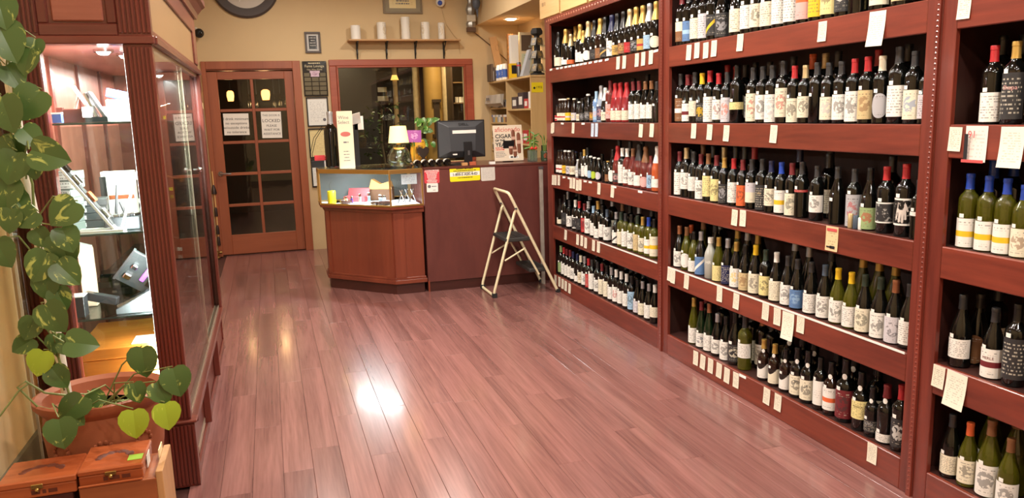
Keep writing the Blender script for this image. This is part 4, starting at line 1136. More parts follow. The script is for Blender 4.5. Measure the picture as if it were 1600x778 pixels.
for p in gi: FRM.box((p[0] - .007, p[1] - .007, 0.757), (p[0] + .007, p[1] + .007, 1.07))
FRM.build('gold_frame', GOLD, t, bevel=0.0015)
for i in (4, 0, 1):
    a, b = gi[i], gi[(i + 1) % 5]; m = MB(); bar(m, a, b, 0.911, 0.004, 0.27); m.build('glass_pane', PANE, t)
MB().prism(off(GP, 0.004), 1.0705, 1.076).build('glass_top', PANE, t)
boxo('mirror_back', pbr('case_back', (92, 98, 100), .25, coat=.3), (0.41, 7.185, 0.775), (1.21, 7.188, 1.045), t)
TUBE = pbr('light_tube', (245, 250, 255), 0.4, emit=(225, 238, 255), estr=6)
MB().cyl((0.50, 6.90, 1.052), (0.93, 6.462, 1.052), 0.006, 8).build('light_tube', TUBE, t)
area('showcase_lamp', (0.78, 6.73, 1.035), 0.5, 14.0, (0.88, 0.94, 1.0), (0, 0, R(-45)), 'RECTANGLE').data.size_y = 0.03
def prop(name, label, cat, loc, rz=0, group=None): return thing(name, label, cat, loc, rz, group)
DK = 0.7625
def onray(u, Y, z): p = at(u, 300, Y); q = at(u, 320, Y); f = (z - p.z) / (q.z - p.z); return (p.x + (q.x - p.x) * f, Y, z)
p = onray(519, 6.93, DK); t = prop('torch_lighter', 'tall yellow cylinder with bent wire inside the showcase', 'can', p)
MB().lathe([(.034, 0), (.036, .004), (.036, .11), (.033, .115), (.0, .116)], 16).build('body', pbr('can_yellow', (240, 216, 30), 0.35), t, smooth=True); MB().tube([(-.01, 0, .115), (-.012, 0, .17), (.0, 0, .19), (.012, 0, .2)], .002, 6).build('wire', BLACK, t)
for i, (u, Y, r) in enumerate(((541, 6.90, .055), (585, 6.62, .035), (600, 6.60, .06))):
    p = onray(u, Y, DK); t = prop('ashtray', ('dark round ashtray by the yellow can in the showcase', 'small round ashtray between two larger ones in the showcase', 'wide dark ashtray at the showcase corner post')[i], 'ashtray', p, group='ashtrays in the showcase')
    MB().lathe([(0, 0), (r * .8, 0), (r, .012), (r * .97, .028), (r * .8, .026), (r * .7, .012), (0, .010)], 20).build('bowl', pbr('ashtray_brown', (66, 44, 40), 0.15, coat=0.5), t, smooth=True)
for i, (u, Y, c, w_, h_) in enumerate(((541, 6.9, (226, 180, 150), .03, .06), (550, 6.9, (30, 40, 96), .022, .06), (563, 6.78, (190, 196, 200), .022, .09), (577, 6.74, (150, 180, 200), .022, .10), (595, 6.68, (170, 190, 205), .03, .08), (601, 6.72, (190, 200, 210), .03, .07))):
    p = onray(u, Y, DK); t = prop('pocket_lighter', ('peach', 'navy', 'silver', 'pale blue', 'bluish steel', 'pale steel')[i] + ' pocket lighter standing on the showcase deck', 'lighter', p, R(-40), 'lighters in the showcase')
    mt_ = pbr('lighter_%d' % i, c, 0.3, 0.6 if i > 1 else 0.0)
    cbox('body', mt_, (w_, .014, h_ * .7), t, bevel=.002); cbox('cap', CHROME, (w_ * .95, .013, h_ * .28), t, (0, 0, h_ * .71), bevel=.002)
p = onray(557, 7.0, DK); t = prop('cigar_pack', 'open red cigar pack at the back of the showcase', 'pack', p, R(-30)); cbox('tray', pbr('pack_red', (214, 60, 66), 0.5), (.2, .09, .05), t, bevel=.002); cbox('lid', pbr('pack_red', (214, 60, 66), 0.5), (.2, .004, .09), t, (0, .045, .03), (R(-25), 0, 0))
p = onray(597, 7.02, DK); t = prop('tan_basket', 'tan folded leather pouch at the back of the showcase', 'pouch', p, R(-30)); MB().prism([(-.11, 0), (.11, 0), (.09, .07), (.0, .045), (-.08, .09)], -.03, .03, Matrix.Rotation(R(90), 4, 'X') @ Matrix.Translation((0, .10, 0))).build('flap', pbr('leather_tan', (190, 140, 80), 0.6), t); cbox('body', pbr('leather_dark', (90, 60, 40), 0.6), (.22, .05, .12), t)
for i, (u, Y) in enumerate(((628, 6.60), (636, 6.66), (645, 6.63))):
    p = onray(u, Y, DK); t = prop('cigar_cutter', 'chrome cigar cutter standing behind the price card, %s' % ('open blades', 'middle one', 'beside the counter end')[i], 'cutter', p, 0, 'cutters in the showcase')
    m = MB(); m.cyl((-.03, 0, .007), (.012, 0, .12), .006, 6).cyl((.03, 0, .007), (-.012, 0, .12), .006, 6); m.build('arm', CHROME, t, smooth=True); MB().ball((0, 0, .075), .009, 8, 5).build('pivot', BRASS, t)
p0 = at(627, 273, 6.445); t = thing('price_card', 'small white notice taped inside the showcase front glass', 'sign', (p0.x + .062, 6.437, p0.z - .04)); boxo('card', printed('notice_lilac', (226, 222, 236), (120, 110, 160), 6, axes=(0, 2), amount=.5, size=9), (-.065, 0, -.042), (.065, .0015, .042), t); 
# ---------------------------------------------------------------- things on the showcase
TZ = 1.0762
p = onray(520.5, 7.08, TZ); t = prop('display_bottle', 'oversized dark display wine bottle on the showcase by the certificates', 'bottle', p)
link('body', BODY['b'], gmat('k')[0], t).scale = (1.62, 1.62, 1.62); link('capsule', CAPM['b'], capmat('S'), t).scale = (1.62, 1.62, 1.62)
p = onray(543, 6.86, TZ); t = prop('gift_box', 'tall cream gift box with red oval crest on the showcase', 'box', p, R(-4))
cbox('body', pbr('gift_cream', (238, 226, 196), 0.5), (.132, .10, .485), t, bevel=.002); text('Wine\nSelect', .04, INKG, t, (-.01, -.0505, .41), XD, ZD)
MB().lathe([(0, 0), (.042, 0), (.042, .0008), (0, .0008)], 20, Matrix.Translation((0, -.0503, .29)) @ Matrix.Rotation(R(90), 4, 'X') @ Matrix.Diagonal((1, .5, 1, 1))).build('oval_crest', pbr('crest_red', (200, 110, 100), 0.5), t); scribble(t, INKG, (0, -.0505, .215), .06, 1, .02, .012, seed=8); scribble(t, INKG, (0, -.0505, .14), .06, 4, .026, .007, seed=9)
p = onray(552, 7.12, TZ); t = prop('brochure_holder', 'black holder with folded white brochures behind the gift box', 'brochures', p); cbox('stand', BLACK, (.12, .06, .40), t); m = MB(); m.box((-.09, -.05, 0), (.09, -.046, .2)); m.build('brochure', PAPER, t, (-.01, 0, .40), (R(62), R(-14), 0)); boxo('brochure', PAPER, (.03, -.03, .32), (.11, -.026, .44), t)
p = onray(497, 7.13, TZ); t = prop('wire_rack', 'small wire loop rack holding a red packet by the display bottle', 'rack', p); MB().tube([(-.05 + .0, 0, 0), (-.06, 0, .12), (-.02, 0, .26), (.06, 0, .36)], .003, 6).tube([(-.03, .03, 0), (-.04, .03, .12), (0, .03, .25), (.07, .03, .35)], .003, 6).build('wire', BLACK, t); cbox('packet', pbr('pack_red', (214, 60, 66), 0.5), (.09, .05, .045), t, (0.02, 0.01, .06)); cbox('foot', BLACK, (.11, .06, .06), t)
# lamp
p = onray(625, 6.66, TZ); t = prop('jar_lamp', 'round ribbed glass jar lamp with glowing cream shade', 'lamp', p)
JAR = glass('jar_glass', (222, 232, 220), 2.3, 0.04)
m = MB(); pr = [(.05, 0), (.085, .012), (.104, .055), (.10, .10), (.075, .145), (.056, .165), (.058, .19), (.054, .19), (.052, .165), (.07, .145), (.095, .10), (.099, .055), (.08, .016), (0, .008)]; m.lathe(pr, 24); m.build('jar', JAR, t, smooth=True)
MB().cyl((0, 0, .19), (0, 0, .21), .02, 10).build('socket', BRASS, t); SHD = pbr('lamp_shade_glow', (250, 226, 170), 0.7, emit=(255, 214, 130), estr=1.5)
MB().lathe([(.088, .205), (.068, .345), (.066, .345), (.086, .205)], 20).build('lamp_shade', SHD, t, smooth=True)
d = bpy.data.lights.new('jar_bulb', 'POINT'); d.energy = 2.5; d.color = (1, .78, .45); d.shadow_soft_size = .03; o = bpy.data.objects.new('jar_bulb', d); C.objects.link(o); o.parent = t; o.location = (0, 0, .27)
# leaf mesh shared by every plant
def leafmesh(fold=0.18, curl=0.35):
    out = [(0, .06), (.16, .0), (.34, .04), (.46, .2), (.48, .4), (.40, .62), (.22, .84), (0, 1.0)]
    m = MB(); mid = [(0, .06), (0, .2), (0, .4), (0, .62), (0, .84), (0, 1.0)]
    def P_(x, y): return (x, y, -abs(x) * -fold - curl * (y - .1) ** 2 * .6)
    for s in (1, -1):
        n = len(m.v); o_ = [(s * x, y) for x, y in out]; m.v += [P_(*q) for q in o_]; m.v += [P_(0, .2), P_(0, .4), P_(0, .62), P_(0, .84)]
        f = [(0, 1, 2, 8), (2, 3, 8), (3, 4, 9, 8), (4, 5, 10, 9), (5, 6, 11, 10), (6, 7, 11)]
        for q in f: m.f.append(tuple(n + i for i in (q if s > 0 else q[::-1])))
    return m.mesh('leaf', True)
def leafmat(name, c1, c2, amt):
    if name in MATS: return MATS[name]
    m, t, b = newmat(name); N = t.nodes.new; L = t.links.new
    tc = N('ShaderNodeTexCoord'); mp = N('ShaderNodeMapping'); mp.inputs['Scale'].default_value = (3.2, 1.6, 1); oi = N('ShaderNodeObjectInfo'); cb = N('ShaderNodeCombineXYZ'); mu = N('ShaderNodeMath'); mu.operation = 'MULTIPLY'; mu.inputs[1].default_value = 60
    L(oi.outputs['Random'], mu.inputs[0]); L(mu.outputs[0], cb.inputs[0]); L(mu.outputs[0], cb.inputs[1]); L(cb.outputs[0], mp.inputs['Location']); L(tc.outputs['Object'], mp.inputs['Vector'])
    n = N('ShaderNodeTexNoise'); n.inputs['Scale'].default_value = 1.05; n.inputs['Detail'].default_value = 4; n.inputs['Roughness'].default_value = .6; n.inputs['Distortion'].default_value = .8; L(mp.outputs[0], n.inputs['Vector'])
    rp = N('ShaderNodeValToRGB'); e = rp.color_ramp.elements; e[0].position = amt; e[0].color = lin(c1); e[1].position = amt + .06; e[1].color = lin(c2); L(n.outputs['Fac'], rp.inputs[0]); L(rp.outputs[0], b.inputs['Base Color'])
    b.inputs['Roughness'].default_value = .35; b.inputs['Subsurface Weight'].default_value = 0.0
    MATS[name] = m; return m
LEAF = leafmesh(); LM1 = leafmat('pothos_leaf', (74, 100, 50), (172, 182, 96), .585); LM2 = leafmat('pothos_leaf_young', (150, 172, 48), (186, 196, 80), .62); LM3 = leafmat('counter_leaf', (70, 120, 44), (190, 210, 120), .56)
def leaf(parent, base, tip, w, mat, nrm=(0.15, -1, 0.25)):
    base = Vector(base); tip = Vector(tip); y = tip - base; L_ = y.length; y.normalize(); z = Vector(nrm) - y * Vector(nrm).dot(y); z.normalize(); x = y.cross(z)
    o = link('leaf', LEAF, mat, parent); mm = Matrix((x * w, y * L_, z * max(w, L_ * .6))).transposed().to_4x4(); mm.translation = base; o.matrix_local = mm; return o
# counter pothos in yellow and black vase
p = onray(655, 6.99, CT); t = prop('potted_pothos', 'leafy variegated plant in yellow and black vase behind the jar lamp', 'plant', p)
VM = printed('vase_tiger', (236, 176, 50), (34, 26, 20), 6, axes=(0, 2), style='p', acc=(34, 26, 20)); MB().lathe([(.05, 0), (.07, .04), (.075, .12), (.06, .2), (.05, .22), (.044, .21), (0, .2)], 16).build('vase', VM, t, smooth=True)
st = MB()
for i in range(26):
    a = random.uniform(0, 6.28); rr = random.uniform(.02, .11); zt = random.uniform(.16, .44); bx = Vector((rr * math.cos(a) + .03, rr * math.sin(a) * .5, zt)); st.tube([(0.0, 0, .2), (bx.x * .4, bx.y * .4, (zt + .2) / 2 + .03), bx], .0028, 5)
    dr = Vector((random.uniform(-.4, 1) * (1 if math.cos(a) > 0 else -1), -.3, random.uniform(-1, .2))).normalized() * random.uniform(.05, .085); leaf(t, bx, bx + dr, random.uniform(.04, .055), LM3)
st.build('stem', pbr('stem_green', (110, 130, 60), 0.5), t)
p = onray(648, 6.80, CT); t = prop('card_holder', 'purple photo card in a clear upright holder behind the jar lamp', 'card holder', p); cbox('base', PANE2, (.07, .05, .008), t); cbox('stem', PANE2, (.012, .006, .21), t, (0, 0, .008)); boxo('card', printed('card_purple', (170, 90, 170), (240, 190, 230), 6, axes=(0, 2), style='p', acc=(240, 190, 230)), (-.062, -.002, .205), (.062, .002, .31), t, rot=(0, R(2), 0))
p = onray(662, 6.81, CT); t = prop('heart_ornament', 'dark heart shaped ornament on stand in front of yellow vase', 'ornament', p); hp = [(0, 0), (.05, .06), (.055, .095), (.03, .115), (0, .095), (-.03, .115), (-.055, .095), (-.05, .06)]; MB().prism(hp, -.012, .012, Matrix.Rotation(R(90), 4, 'X') @ Matrix.Translation((0, .05, 0))).build('heart', pbr('dark_brown', (44, 30, 24), .4), t, bevel=.004); cbox('stand', pbr('dark_brown', (44, 30, 24), .4), (.04, .04, .06), t)
# small bottles lying in a row, butt ends to the front
for i in range(5):
    p = onray(653.5 + 11.6 * i, 6.54, CT + .031); t = prop('lying_bottle', 'small dark bottle lying on the counter, %s from jar lamp' % ORD(i + 1), 'bottle', p, R(random.uniform(-6, 6)), 'bottles lying in a row'); t.rotation_euler = (R(-90), 0, R(random.uniform(-2, 2)))
    o = link('body', BODY['s'], gmat('k')[0], t); o.scale = (1.05, 1.05, 1.05); o = link('capsule', CAPM['s'], capmat('W'), t); o.scale = (1.05, 1.05, 1.05)
    link('label', LABM.get(('s', .015, .075, False)) or patch(.029, .015, .075, -1.4, 1.4), labmat('W', 'l', None), t, rot=(0, 0, R(-90))).scale = (1.05, 1.05, 1.05)
# monitor seen from the back
t = prop('monitor', 'black flat computer monitor seen from behind on the counter', 'monitor', (1.606, 6.62, CT), R(2))
m = MB(); m.box((-.215, -.006, .062), (.215, .02, .385)); m.build('bezel', BLACK, t, bevel=.004)
m = MB(); m.add([(-.205, -.006, .075), (.205, -.006, .075), (.205, -.006, .375), (-.205, -.006, .375), (-.11, -.05, .12), (.11, -.05, .12), (.12, -.05, .33), (-.12, -.05, .33)], [(0, 1, 5, 4), (1, 2, 6, 5), (2, 3, 7, 6), (3, 0, 4, 7), (4, 5, 6, 7)]); m.build('back_shell', pbr('monitor_shell', (64, 66, 70), .45), t, bevel=.003)
text('DELL', .04, pbr('logo_dark', (16, 16, 18), .3), t, (0.015, -.0335, .3475), XD, (0, .978, 1), bold=.001)
boxo('white_strip', PAPER, (-.09, -.054, .272), (.12, -.050, .30), t); boxo('stand_neck', BLACK, (.045 - .04, -.075, .0), (.105 - .04 + .01, -.04, .2), t, .004); MB().lathe([(.0, 0), (.12, 0), (.12, .008), (.06, .02), (0, .022)], 20, None, .7).build('stand_base', BLACK, t, smooth=True); boxo('asset_label', PAPER, (-.09, -.035, .088), (-.05, -.031, .10), t); boxo('lock_slot', GREYM, (.034, -.078, .085), (.052, -.074, .125), t)
boxo('screen', BLACKG, (-.2, .0202, .075), (.2, .0215, .372), t)
for (u, Y, s, c, lb) in ((726, 6.5, (.05, .04, .025), (190, 140, 90), 'small tan wooden block beside the monitor stand'), (738.5, 6.49, (.055, .04, .03), (176, 90, 60), 'small reddish box under the monitor'), (769, 6.5, (.05, .04, .022), (232, 228, 222), 'small white box next to the magazine')):
    p = onray(u, Y, CT); o = cbox('counter_box', pbr('box_%d' % c[0], c, .5), s, None, p, bevel=.002); tag(o, lb, 'box')
# magazine
t = prop('magazine', 'cigar magazine with red title and brown cigars propped up on the counter', 'magazine', (2.063, 6.70, CT + .005), R(-3)); t.rotation_euler = (R(-9), 0, R(-3))
boxo('cover', pbr('mag_cover', (222, 206, 184), .35), (-.135, -.004, .004), (.135, .004, .325), t, .001); RT = pbr('mag_red', (196, 54, 44), .5)
text('aficionado', .058, RT, t, (0, -.0045, .285), XD, ZD)
for s, z in (('CIGAR', .225), ('OF THE', .188), ('YEAR', .15)): text(s, .05 if len(s) < 6 else .026, INK, t, (-.118, -.0045, z), XD, ZD, align='LEFT', bold=.0012)
scribble(t, RT, (-.07, -.0045, .118), .1, 2, .016, .009, seed=10, centre=False); scribble(t, INKG, (-.07, -.0045, .082), .1, 4, .014, .006, seed=11, centre=False)
CIG = pbr('cigar_brown', (120, 66, 44), .6, noise=.25, nscale=60)
for k, (x_, z0, z1) in enumerate(((.02, .06, .18), (.05, .12, .28), (.058, .04, .14), (.098, .07, .255))):
    m = MB(); m.lathe([(.012, z0), (.017, z0 + .015), (.018, z1 - .02), (.01, z1), (0, z1)], 10, Matrix.Translation((x_, -.006, 0)) @ Matrix.Diagonal((1, .25, 1, 1))); m.build('cigar_print', CIG, t, smooth=True); boxo('cigar_band', pbr('band_pale', (200, 160, 140), .5), (x_ - .018, -.0115, z0 + (z1 - z0) * .45), (x_ + .018, -.009, z0 + (z1 - z0) * .62), t)
boxo('title_box', PAPER, (.0, -.0052, .024), (.09, -.004, .05), t); scribble(t, INK, (.045, -.0058, .030), .08, 1, .02, .013, seed=12, name='title')
cbox('prop_stand', BLACK, (.1, .004, .2), t, (0, .05, 0.0), (R(24), 0, 0))
# vases
STG = pbr('stalk_green', (120, 150, 70), .4); GLV = pbr('vase_glass', (200, 214, 200), .05, trans=.85, ior=1.2)
p = onray(832, 6.62, CT); t = prop('bamboo_vase', 'square glass vase of lucky bamboo with red bow by the magazine', 'plant', p)
m = MB(); 
for a, b in (((-.035, -.035), (.035, -.031)), ((-.035, .031), (.035, .035)), ((-.035, -.031), (-.031, .031)), ((.031, -.031), (.035, .031))): m.box((a[0], a[1], 0), (b[0], b[1], .1))
m.box((-.031, -.031, 0), (.031, .031, .006)); m.build('vase', GLV, t)
for k in range(5):
    a = k * 1.3; h_ = (.24, .2, .26, .17, .22)[k]; x_, y_ = .016 * math.cos(a), .016 * math.sin(a); m = MB(); m.tube([(x_, y_, .008), (x_ * 1.2, y_ * 1.2, .1), (x_ * 1.4, y_ * 1.4, h_)], .006, 7); m.build('stalk', STG, t, smooth=True)
    for q in range(4):
        b = random.uniform(0, 6.28); bs = Vector((x_ * 1.4, y_ * 1.4, h_ - .02 * q)); leaf(t, bs, bs + Vector((.07 * math.cos(b) - .01, .03 * math.sin(b), .03 - .02 * q)), .016, LM3)
m = MB(); m.ball((-.015, -.04, .12), .014, 8, 5); m.ball((.02, -.042, .118), .014, 8, 5); m.cyl((-.035, -.036, .115), (.035, -.036, .115), .006, 6); m.build('red_bow', pbr('bow_red', (214, 62, 46), .5), t, smooth=True)
p = onray(851, 6.62, CT); t = prop('bamboo_cup', 'dark green printed cup with bamboo shoots beside the far rack', 'plant', p)
MB().lathe([(.028, 0), (.034, .008), (.036, .09), (.033, .09), (.03, .012), (0, .01)], 14).build('cup', printed('cup_green', (60, 84, 60), (220, 220, 200), 5, axes=(0, 2), style='p', acc=(214, 90, 60)), t, smooth=True); cbox('card', BLACK, (.05, .004, .05), t, (0.0, .01, .09))
for k in range(3): MB().tube([(-.01 + .01 * k, 0, .012), (-.012 + .012 * k, 0, .14), (-.02 + .02 * k, 0, .2 - .02 * k)], .004, 6).build('stalk', STG, t, smooth=True); leaf(t, (-.02 + .02 * k, 0, .2 - .02 * k), (-.05 + .045 * k, -.01, .24), .014, LM3)
# white post leaning between counter and rack
t = prop('white_post', 'weathered white post standing between the counter and the far rack', 'post', (2.236, 6.34, 0)); boxo('shaft', pbr('post_white', (150, 138, 128), .6, noise=.35, nscale=18), (-.014, -.018, 0), (.014, .018, 1.02), t, .003); cbox('cap', GREYM, (.034, .04, .02), t, (0, 0, 1.02))
# ---------------------------------------------------------------- folding step stool
t = prop('step_stool', 'cream folding two step stool with dark treads before the counter', 'step stool', (0, 0, 0)); TUB = pbr('stool_cream', (226, 212, 176), .35, coat=.2); RUB = pbr('rubber', (34, 34, 36), .6)
def arc(a, b, c, n=5): return [Vector(a).lerp(Vector(b), i / n).lerp(Vector(b).lerp(Vector(c), i / n), i / n) for i in range(n + 1)]
N1, F1 = 5.985, 6.415
pts = [(2.237, F1, .012)] + [(1.862, F1, .80)] + arc((1.845, F1, .835), (1.83, F1, .868), (1.823, F1 - .05, .868), 5) + arc((1.823, N1 + .05, .868), (1.83, N1, .868), (1.845, N1, .835), 5) + [(2.237, N1, .012)]
MB().tube(pts, .0125, 10).build('front_frame', TUB, t, smooth=True)
pts = [(1.898, F1 - .03, .715), (1.885, F1 - .03, .70), (1.693, F1 - .03, .06)] + arc((1.690, F1 - .03, .04), (1.686, F1 - .03, .014), (1.686, F1 - .07, .014), 4) + arc((1.686, N1 + .07, .014), (1.686, N1 + .03, .014), (1.690, N1 + .03, .04), 4) + [(1.693, N1 + .03, .06), (1.885, N1 + .03, .70), (1.898, N1 + .03, .715)]
MB().tube(pts, .0115, 10).build('rear_frame', TUB, t, smooth=True)
for y_ in (N1, F1):
    cbox('foot', RUB, (.036, .034, .03), t, (2.24, y_, 0)); cbox('foot', RUB, (.036, .04, .036), t, (1.69, y_ + (.03 if y_ == N1 else -.03), 0.0)); s_ = .018 if y_ == N1 else -.018
    MB().cyl((1.785, y_ + s_, .305), (1.955, y_ + s_, .392), .007, 8).build('brace', TUB, t, smooth=True); MB().cyl((1.955, y_ + s_, .40), (2.08, y_ + s_, .165), .009, 8).build('tread_link', TUB, t, smooth=True)
    MB().cyl((1.885, y_ - .02, .735), (1.885, y_ + .02, .735), .008, 8).build('hinge_pin', GREYM, t)
for (x0, x1, z) in ((1.80, 2.01, .455), (2.0, 2.165, .185)):
    m = MB(); m.box((x0, N1 + .022, z), (x1, F1 - .022, z + .032)); o = m.build('tread', pbr('tread_dark', (52, 50, 48), .55, noise=.2, nscale=40), t, bevel=.006)
    m = MB()
    for k in range(6): m.box((x0 + .02 + k * (x1 - x0 - .04) / 6, N1 + .035, z + .032), (x0 + .03 + k * (x1 - x0 - .04) / 6, F1 - .035, z + .034))
    m.build('grip_ribs', RUB, o)
# ---------------------------------------------------------------- blond shelving behind the counter
t = prop('blond_shelf_unit', 'blond wood shelf unit along the side wall behind the counter', 'shelf unit', (0, 0, 0)); UX, UB = 2.6, 2.94
for (y0_, y1_) in ((7.63, 7.65), (8.48, 8.50), (9.165, 9.185)): boxo('side_panel', BLOND, (UX, y0_, 0), (UB, y1_, 1.86), t, .001)
boxo('back_panel', BLOND, (UB, 7.63, 0), (UB + .015, 9.185, 1.86), t)
boxo('top_panel', BLOND, (UX - .004, 7.62, 1.86), (UB, 9.185, 1.88), t, .001)
for z in (0.1, .5, .9, 1.16, 1.53): boxo('shelf', BLOND, (UX + .005, 7.65, z), (UB, 8.48, z + .018), t)
FZ = (1.06, 1.22, 1.385, 1.555)
for z in (.1, .5) + FZ: boxo('shelf', BLOND, (UX + .005, 8.50, z), (UB, 9.165, z + .018), t)
t = thing('yellow_card', 'yellow card reading 1993 on the end of the blond shelves', 'sign', (2.66, 7.6285, 1.755), 0); boxo('card', YEL, (-.05, -.0015, -.05), (.075, 0, .05), t); text('1993', .034, INK, t, (.03, -.0018, .0), XD, ZD); MB().lathe([(0, 0), (.012, 0), (.012, .0006), (0, .0006)], 12, Matrix.Translation((-.02, -.0016, -.005)) @ Matrix.Rotation(R(90), 4, 'X')).build('apple_print', INK, t)
PK = [(236, 232, 226), (60, 90, 170), (190, 60, 60), (120, 150, 170), (220, 180, 90), (70, 60, 64), (170, 120, 90), (150, 170, 190)]
PKM = [pbr('pack_%d' % i, c, .45, coat=.2) for i, c in enumerate(PK)]; PKN = ('white', 'blue', 'red', 'steel', 'ochre', 'black', 'tan', 'pale'); pme_ = MB().box((0, -.022, 0), (.06, .022, .085)).mesh('cigarette_pack'); lidm = MB().box((-.0006, -.0224, .06), (.0608, .0224, .0855)).mesh('pack_lid')
for r_, z in enumerate(FZ):
    for k in range(13):
        c = random.choice((0, 0, 1, 3, 4, 4, 7, 5, 6) if r_ > 1 else (0, 2, 6, 5, 7)); y_ = 9.13 - k * .0485
        t = thing('cigarette_pack', '%s cigarette pack, %s from back wall, %s row of the blond shelves' % (PKN[c], ORD(k + 1), ('bottom', 'third', 'second', 'top')[r_]), 'pack', (UX + .012, y_, z + .018), 0, 'cigarette packs'); link('body', pme_, PKM[c], t); link('lid', lidm, PKM[(c + 3) % 8] if k % 3 == 0 else PKM[0], t)
for (k, y_, z, s, c, lb) in ((0, 7.87, 1.548, (.09, .13, .10), 2, 'small red carton on the middle blond shelf'), (1, 8.05, 1.548, (.09, .19, .17), 5, 'black carton leaning on the middle blond shelf'), (2, 8.27, 1.548, (.09, .2, .13), 5, 'dark flat carton near the partition on the middle blond shelf'), (3, 7.74, 1.548, (.09, .09, .17), 0, 'white upright carton at the end of the middle blond shelf'), (4, 7.9, 1.178, (.1, .18, .14), 2, 'red carton on the lower blond shelf'), (5, 8.15, 1.178, (.1, .2, .1), 0, 'white carton on the lower blond shelf')):
    t = thing('carton', lb, 'carton', (UX + .07, y_, z), 0, 'cartons on the blond shelves'); cbox('body', PKM[c], s, t, bevel=.002); cbox('end_label', PAPER, (.002, s[1] * .6, s[2] * .5), t, (-s[0] / 2 - .001, 0, s[2] * .25))
p = (UX - .02, 8.83, 1.60); t = thing('draped_bag', 'grey printed plastic bag draped over the front of the blond shelves', 'bag', p)
m = MB(); n = 10
for i in range(n + 1):
    f = i / n; y_ = .32 - .64 * f; w_ = .012 * math.sin(f * 17); m.v += [(-.03 + w_, y_, .12), (-.05 - w_, y_, .02), (.0 + w_, y_ * .96, -.02 + .012 * math.sin(f * 9)), (.0, y_, .12)]
for i in range(n):
    for k in range(4): a = 4 * i + k; b = 4 * i + (k + 1) % 4; m.f.append((a, b, b + 4, a + 4))
m.f += [(0, 3, 2, 1), (4 * n, 4 * n + 1, 4 * n + 2, 4 * n + 3)]
m.build('bag', pbr('bag_grey', (186, 178, 166), .5, noise=.12, nscale=20), t, smooth=True); scribble(t, INKG, (-.058, .15, .06), .2, 1, .05, .03, (0, -1, 0), 13, 'print')
TP = 1.8805
def onx(u, X, z):
    lo, hi = 6.0, 9.3
    for _ in range(40):
        y_ = (lo + hi) / 2; q = Vector((X, y_, z - 1.5))
        if 800 + FPX * q.dot(CR) / q.dot(CF) > u: lo = y_
        else: hi = y_
    return (X, min(max(y_, 7.68), 9.1), z)
def topbox(name, lb, cat, u, Y, s, mat, rz=0, tilt=0):
    p = onx(u, Y, TP); t = thing(name, lb, cat, p, rz); cbox('body', mat, s, t, rot=(0, tilt, 0), bevel=.002); return t
CARD = pbr('cardboard', (190, 150, 104), .7); FB = pbr('frame_brown', (86, 70, 58), .5)
t = thing('picture_box', 'brown frame box with white card on the blond shelf top', 'box', (2.63, 9.05, TP)); boxo('frame', FB, (-.06, -.08, 0), (-.03, .1, .2), t, .003); boxo('frame', FB, (-.03, -.1, 0), (.1, -.07, .16), t, .003); boxo('card', PAPER, (-.032, -.09, .01), (-.028, -.02, .12), t)
t = thing('cardboard_strip', 'tall narrow cardboard piece leaning on the back wall', 'cardboard', (2.72, 9.05, TP + .008)); m = MB(); m.box((-.045, -.01, 0), (.045, .01, .52)); o = m.build('panel', CARD, t, bevel=.002); o.rotation_euler = (R(-6), R(-9), 0); MB().tube([(.022 * math.cos(a * .7), 0, .022 * math.sin(a * .7) * 1.6) for a in range(9)], .0015, 5, True).build('ring_print', pbr('cardprint', (150, 116, 76), .7), t, (-.06, -.06, .38))
t = thing('cardboard_box', 'small cardboard box behind the brown frame on the blond shelf', 'box', (2.84, 8.93, TP)); cbox('body', CARD, (.1, .1, .16), t, bevel=.002); cbox('flap', CARD, (.1, .005, .04), t, (0, -.05, .16), (R(20), 0, 0))
for i in range(3):
    p = onx(780.0 + 4.7 * i, 2.645, TP); t = thing('spray_can', 'white can with blue print, %s from back wall on the blond shelf' % ORD(i + 1), 'can', p, 0, 'white cans on the blond shelf'); MB().lathe([(.036, 0), (.038, .004), (.038, .14), (.03, .155), (.03, .17), (.026, .18), (0, .18)], 14).build('body', WHITE, t, smooth=True); MB().lathe([(.0384, .03), (.0384, .12)], 14).build('print', printed('can_blue', (60, 96, 176), (230, 232, 240), 5, axes=(1, 2), style='p', acc=(235, 238, 245)), t, smooth=True)
t = thing('leopard_tube', 'tall leopard patterned gift tube on the blond shelf', 'tube', onx(798.5, 2.69, TP)); MB().lathe([(.04, 0), (.04, .48), (.0, .48)], 14).build('tube', pbr('leopard', (150, 100, 48), .5, noise=.95, nscale=38), t, smooth=True); MB().lathe([(.042, .46), (.042, .5), (0, .5)], 14).build('lid', pbr('tube_lid', (150, 96, 50), .5), t)
t = topbox('tall_white_box', 'tall white box with red base standing on the blond shelf', 'box', 804, 2.68, (.09, .075, .47), WHITE); cbox('red_base', RED, (.094, .08, .05), t, (0, 0, .10))
t = thing('framed_pack', 'cream framed pack above the card rack on the blond shelf', 'box', onx(823, 2.82, TP)); boxo('frame', pbr('frame_cream', (214, 196, 160), .5), (-.08, -.02, 0), (.08, .02, .5), t, .004); boxo('inset', FB, (-.06, -.024, .3), (.06, -.02, .47), t); boxo('inset', printed('inset_green', (190, 196, 170), (90, 120, 90), 7, axes=(0, 2), style='p', acc=(110, 130, 80)), (-.06, -.024, .05), (.06, -.02, .27), t)
t = topbox('yellow_box', 'yellow and black box on the blond shelf edge', 'box', 802.5, 2.645, (.085, .07, .16), pbr('box_yellow', (238, 196, 30), .45)); boxo('black_print', INK, (-.03, -.0365, .05), (.03, -.035, .14), t)
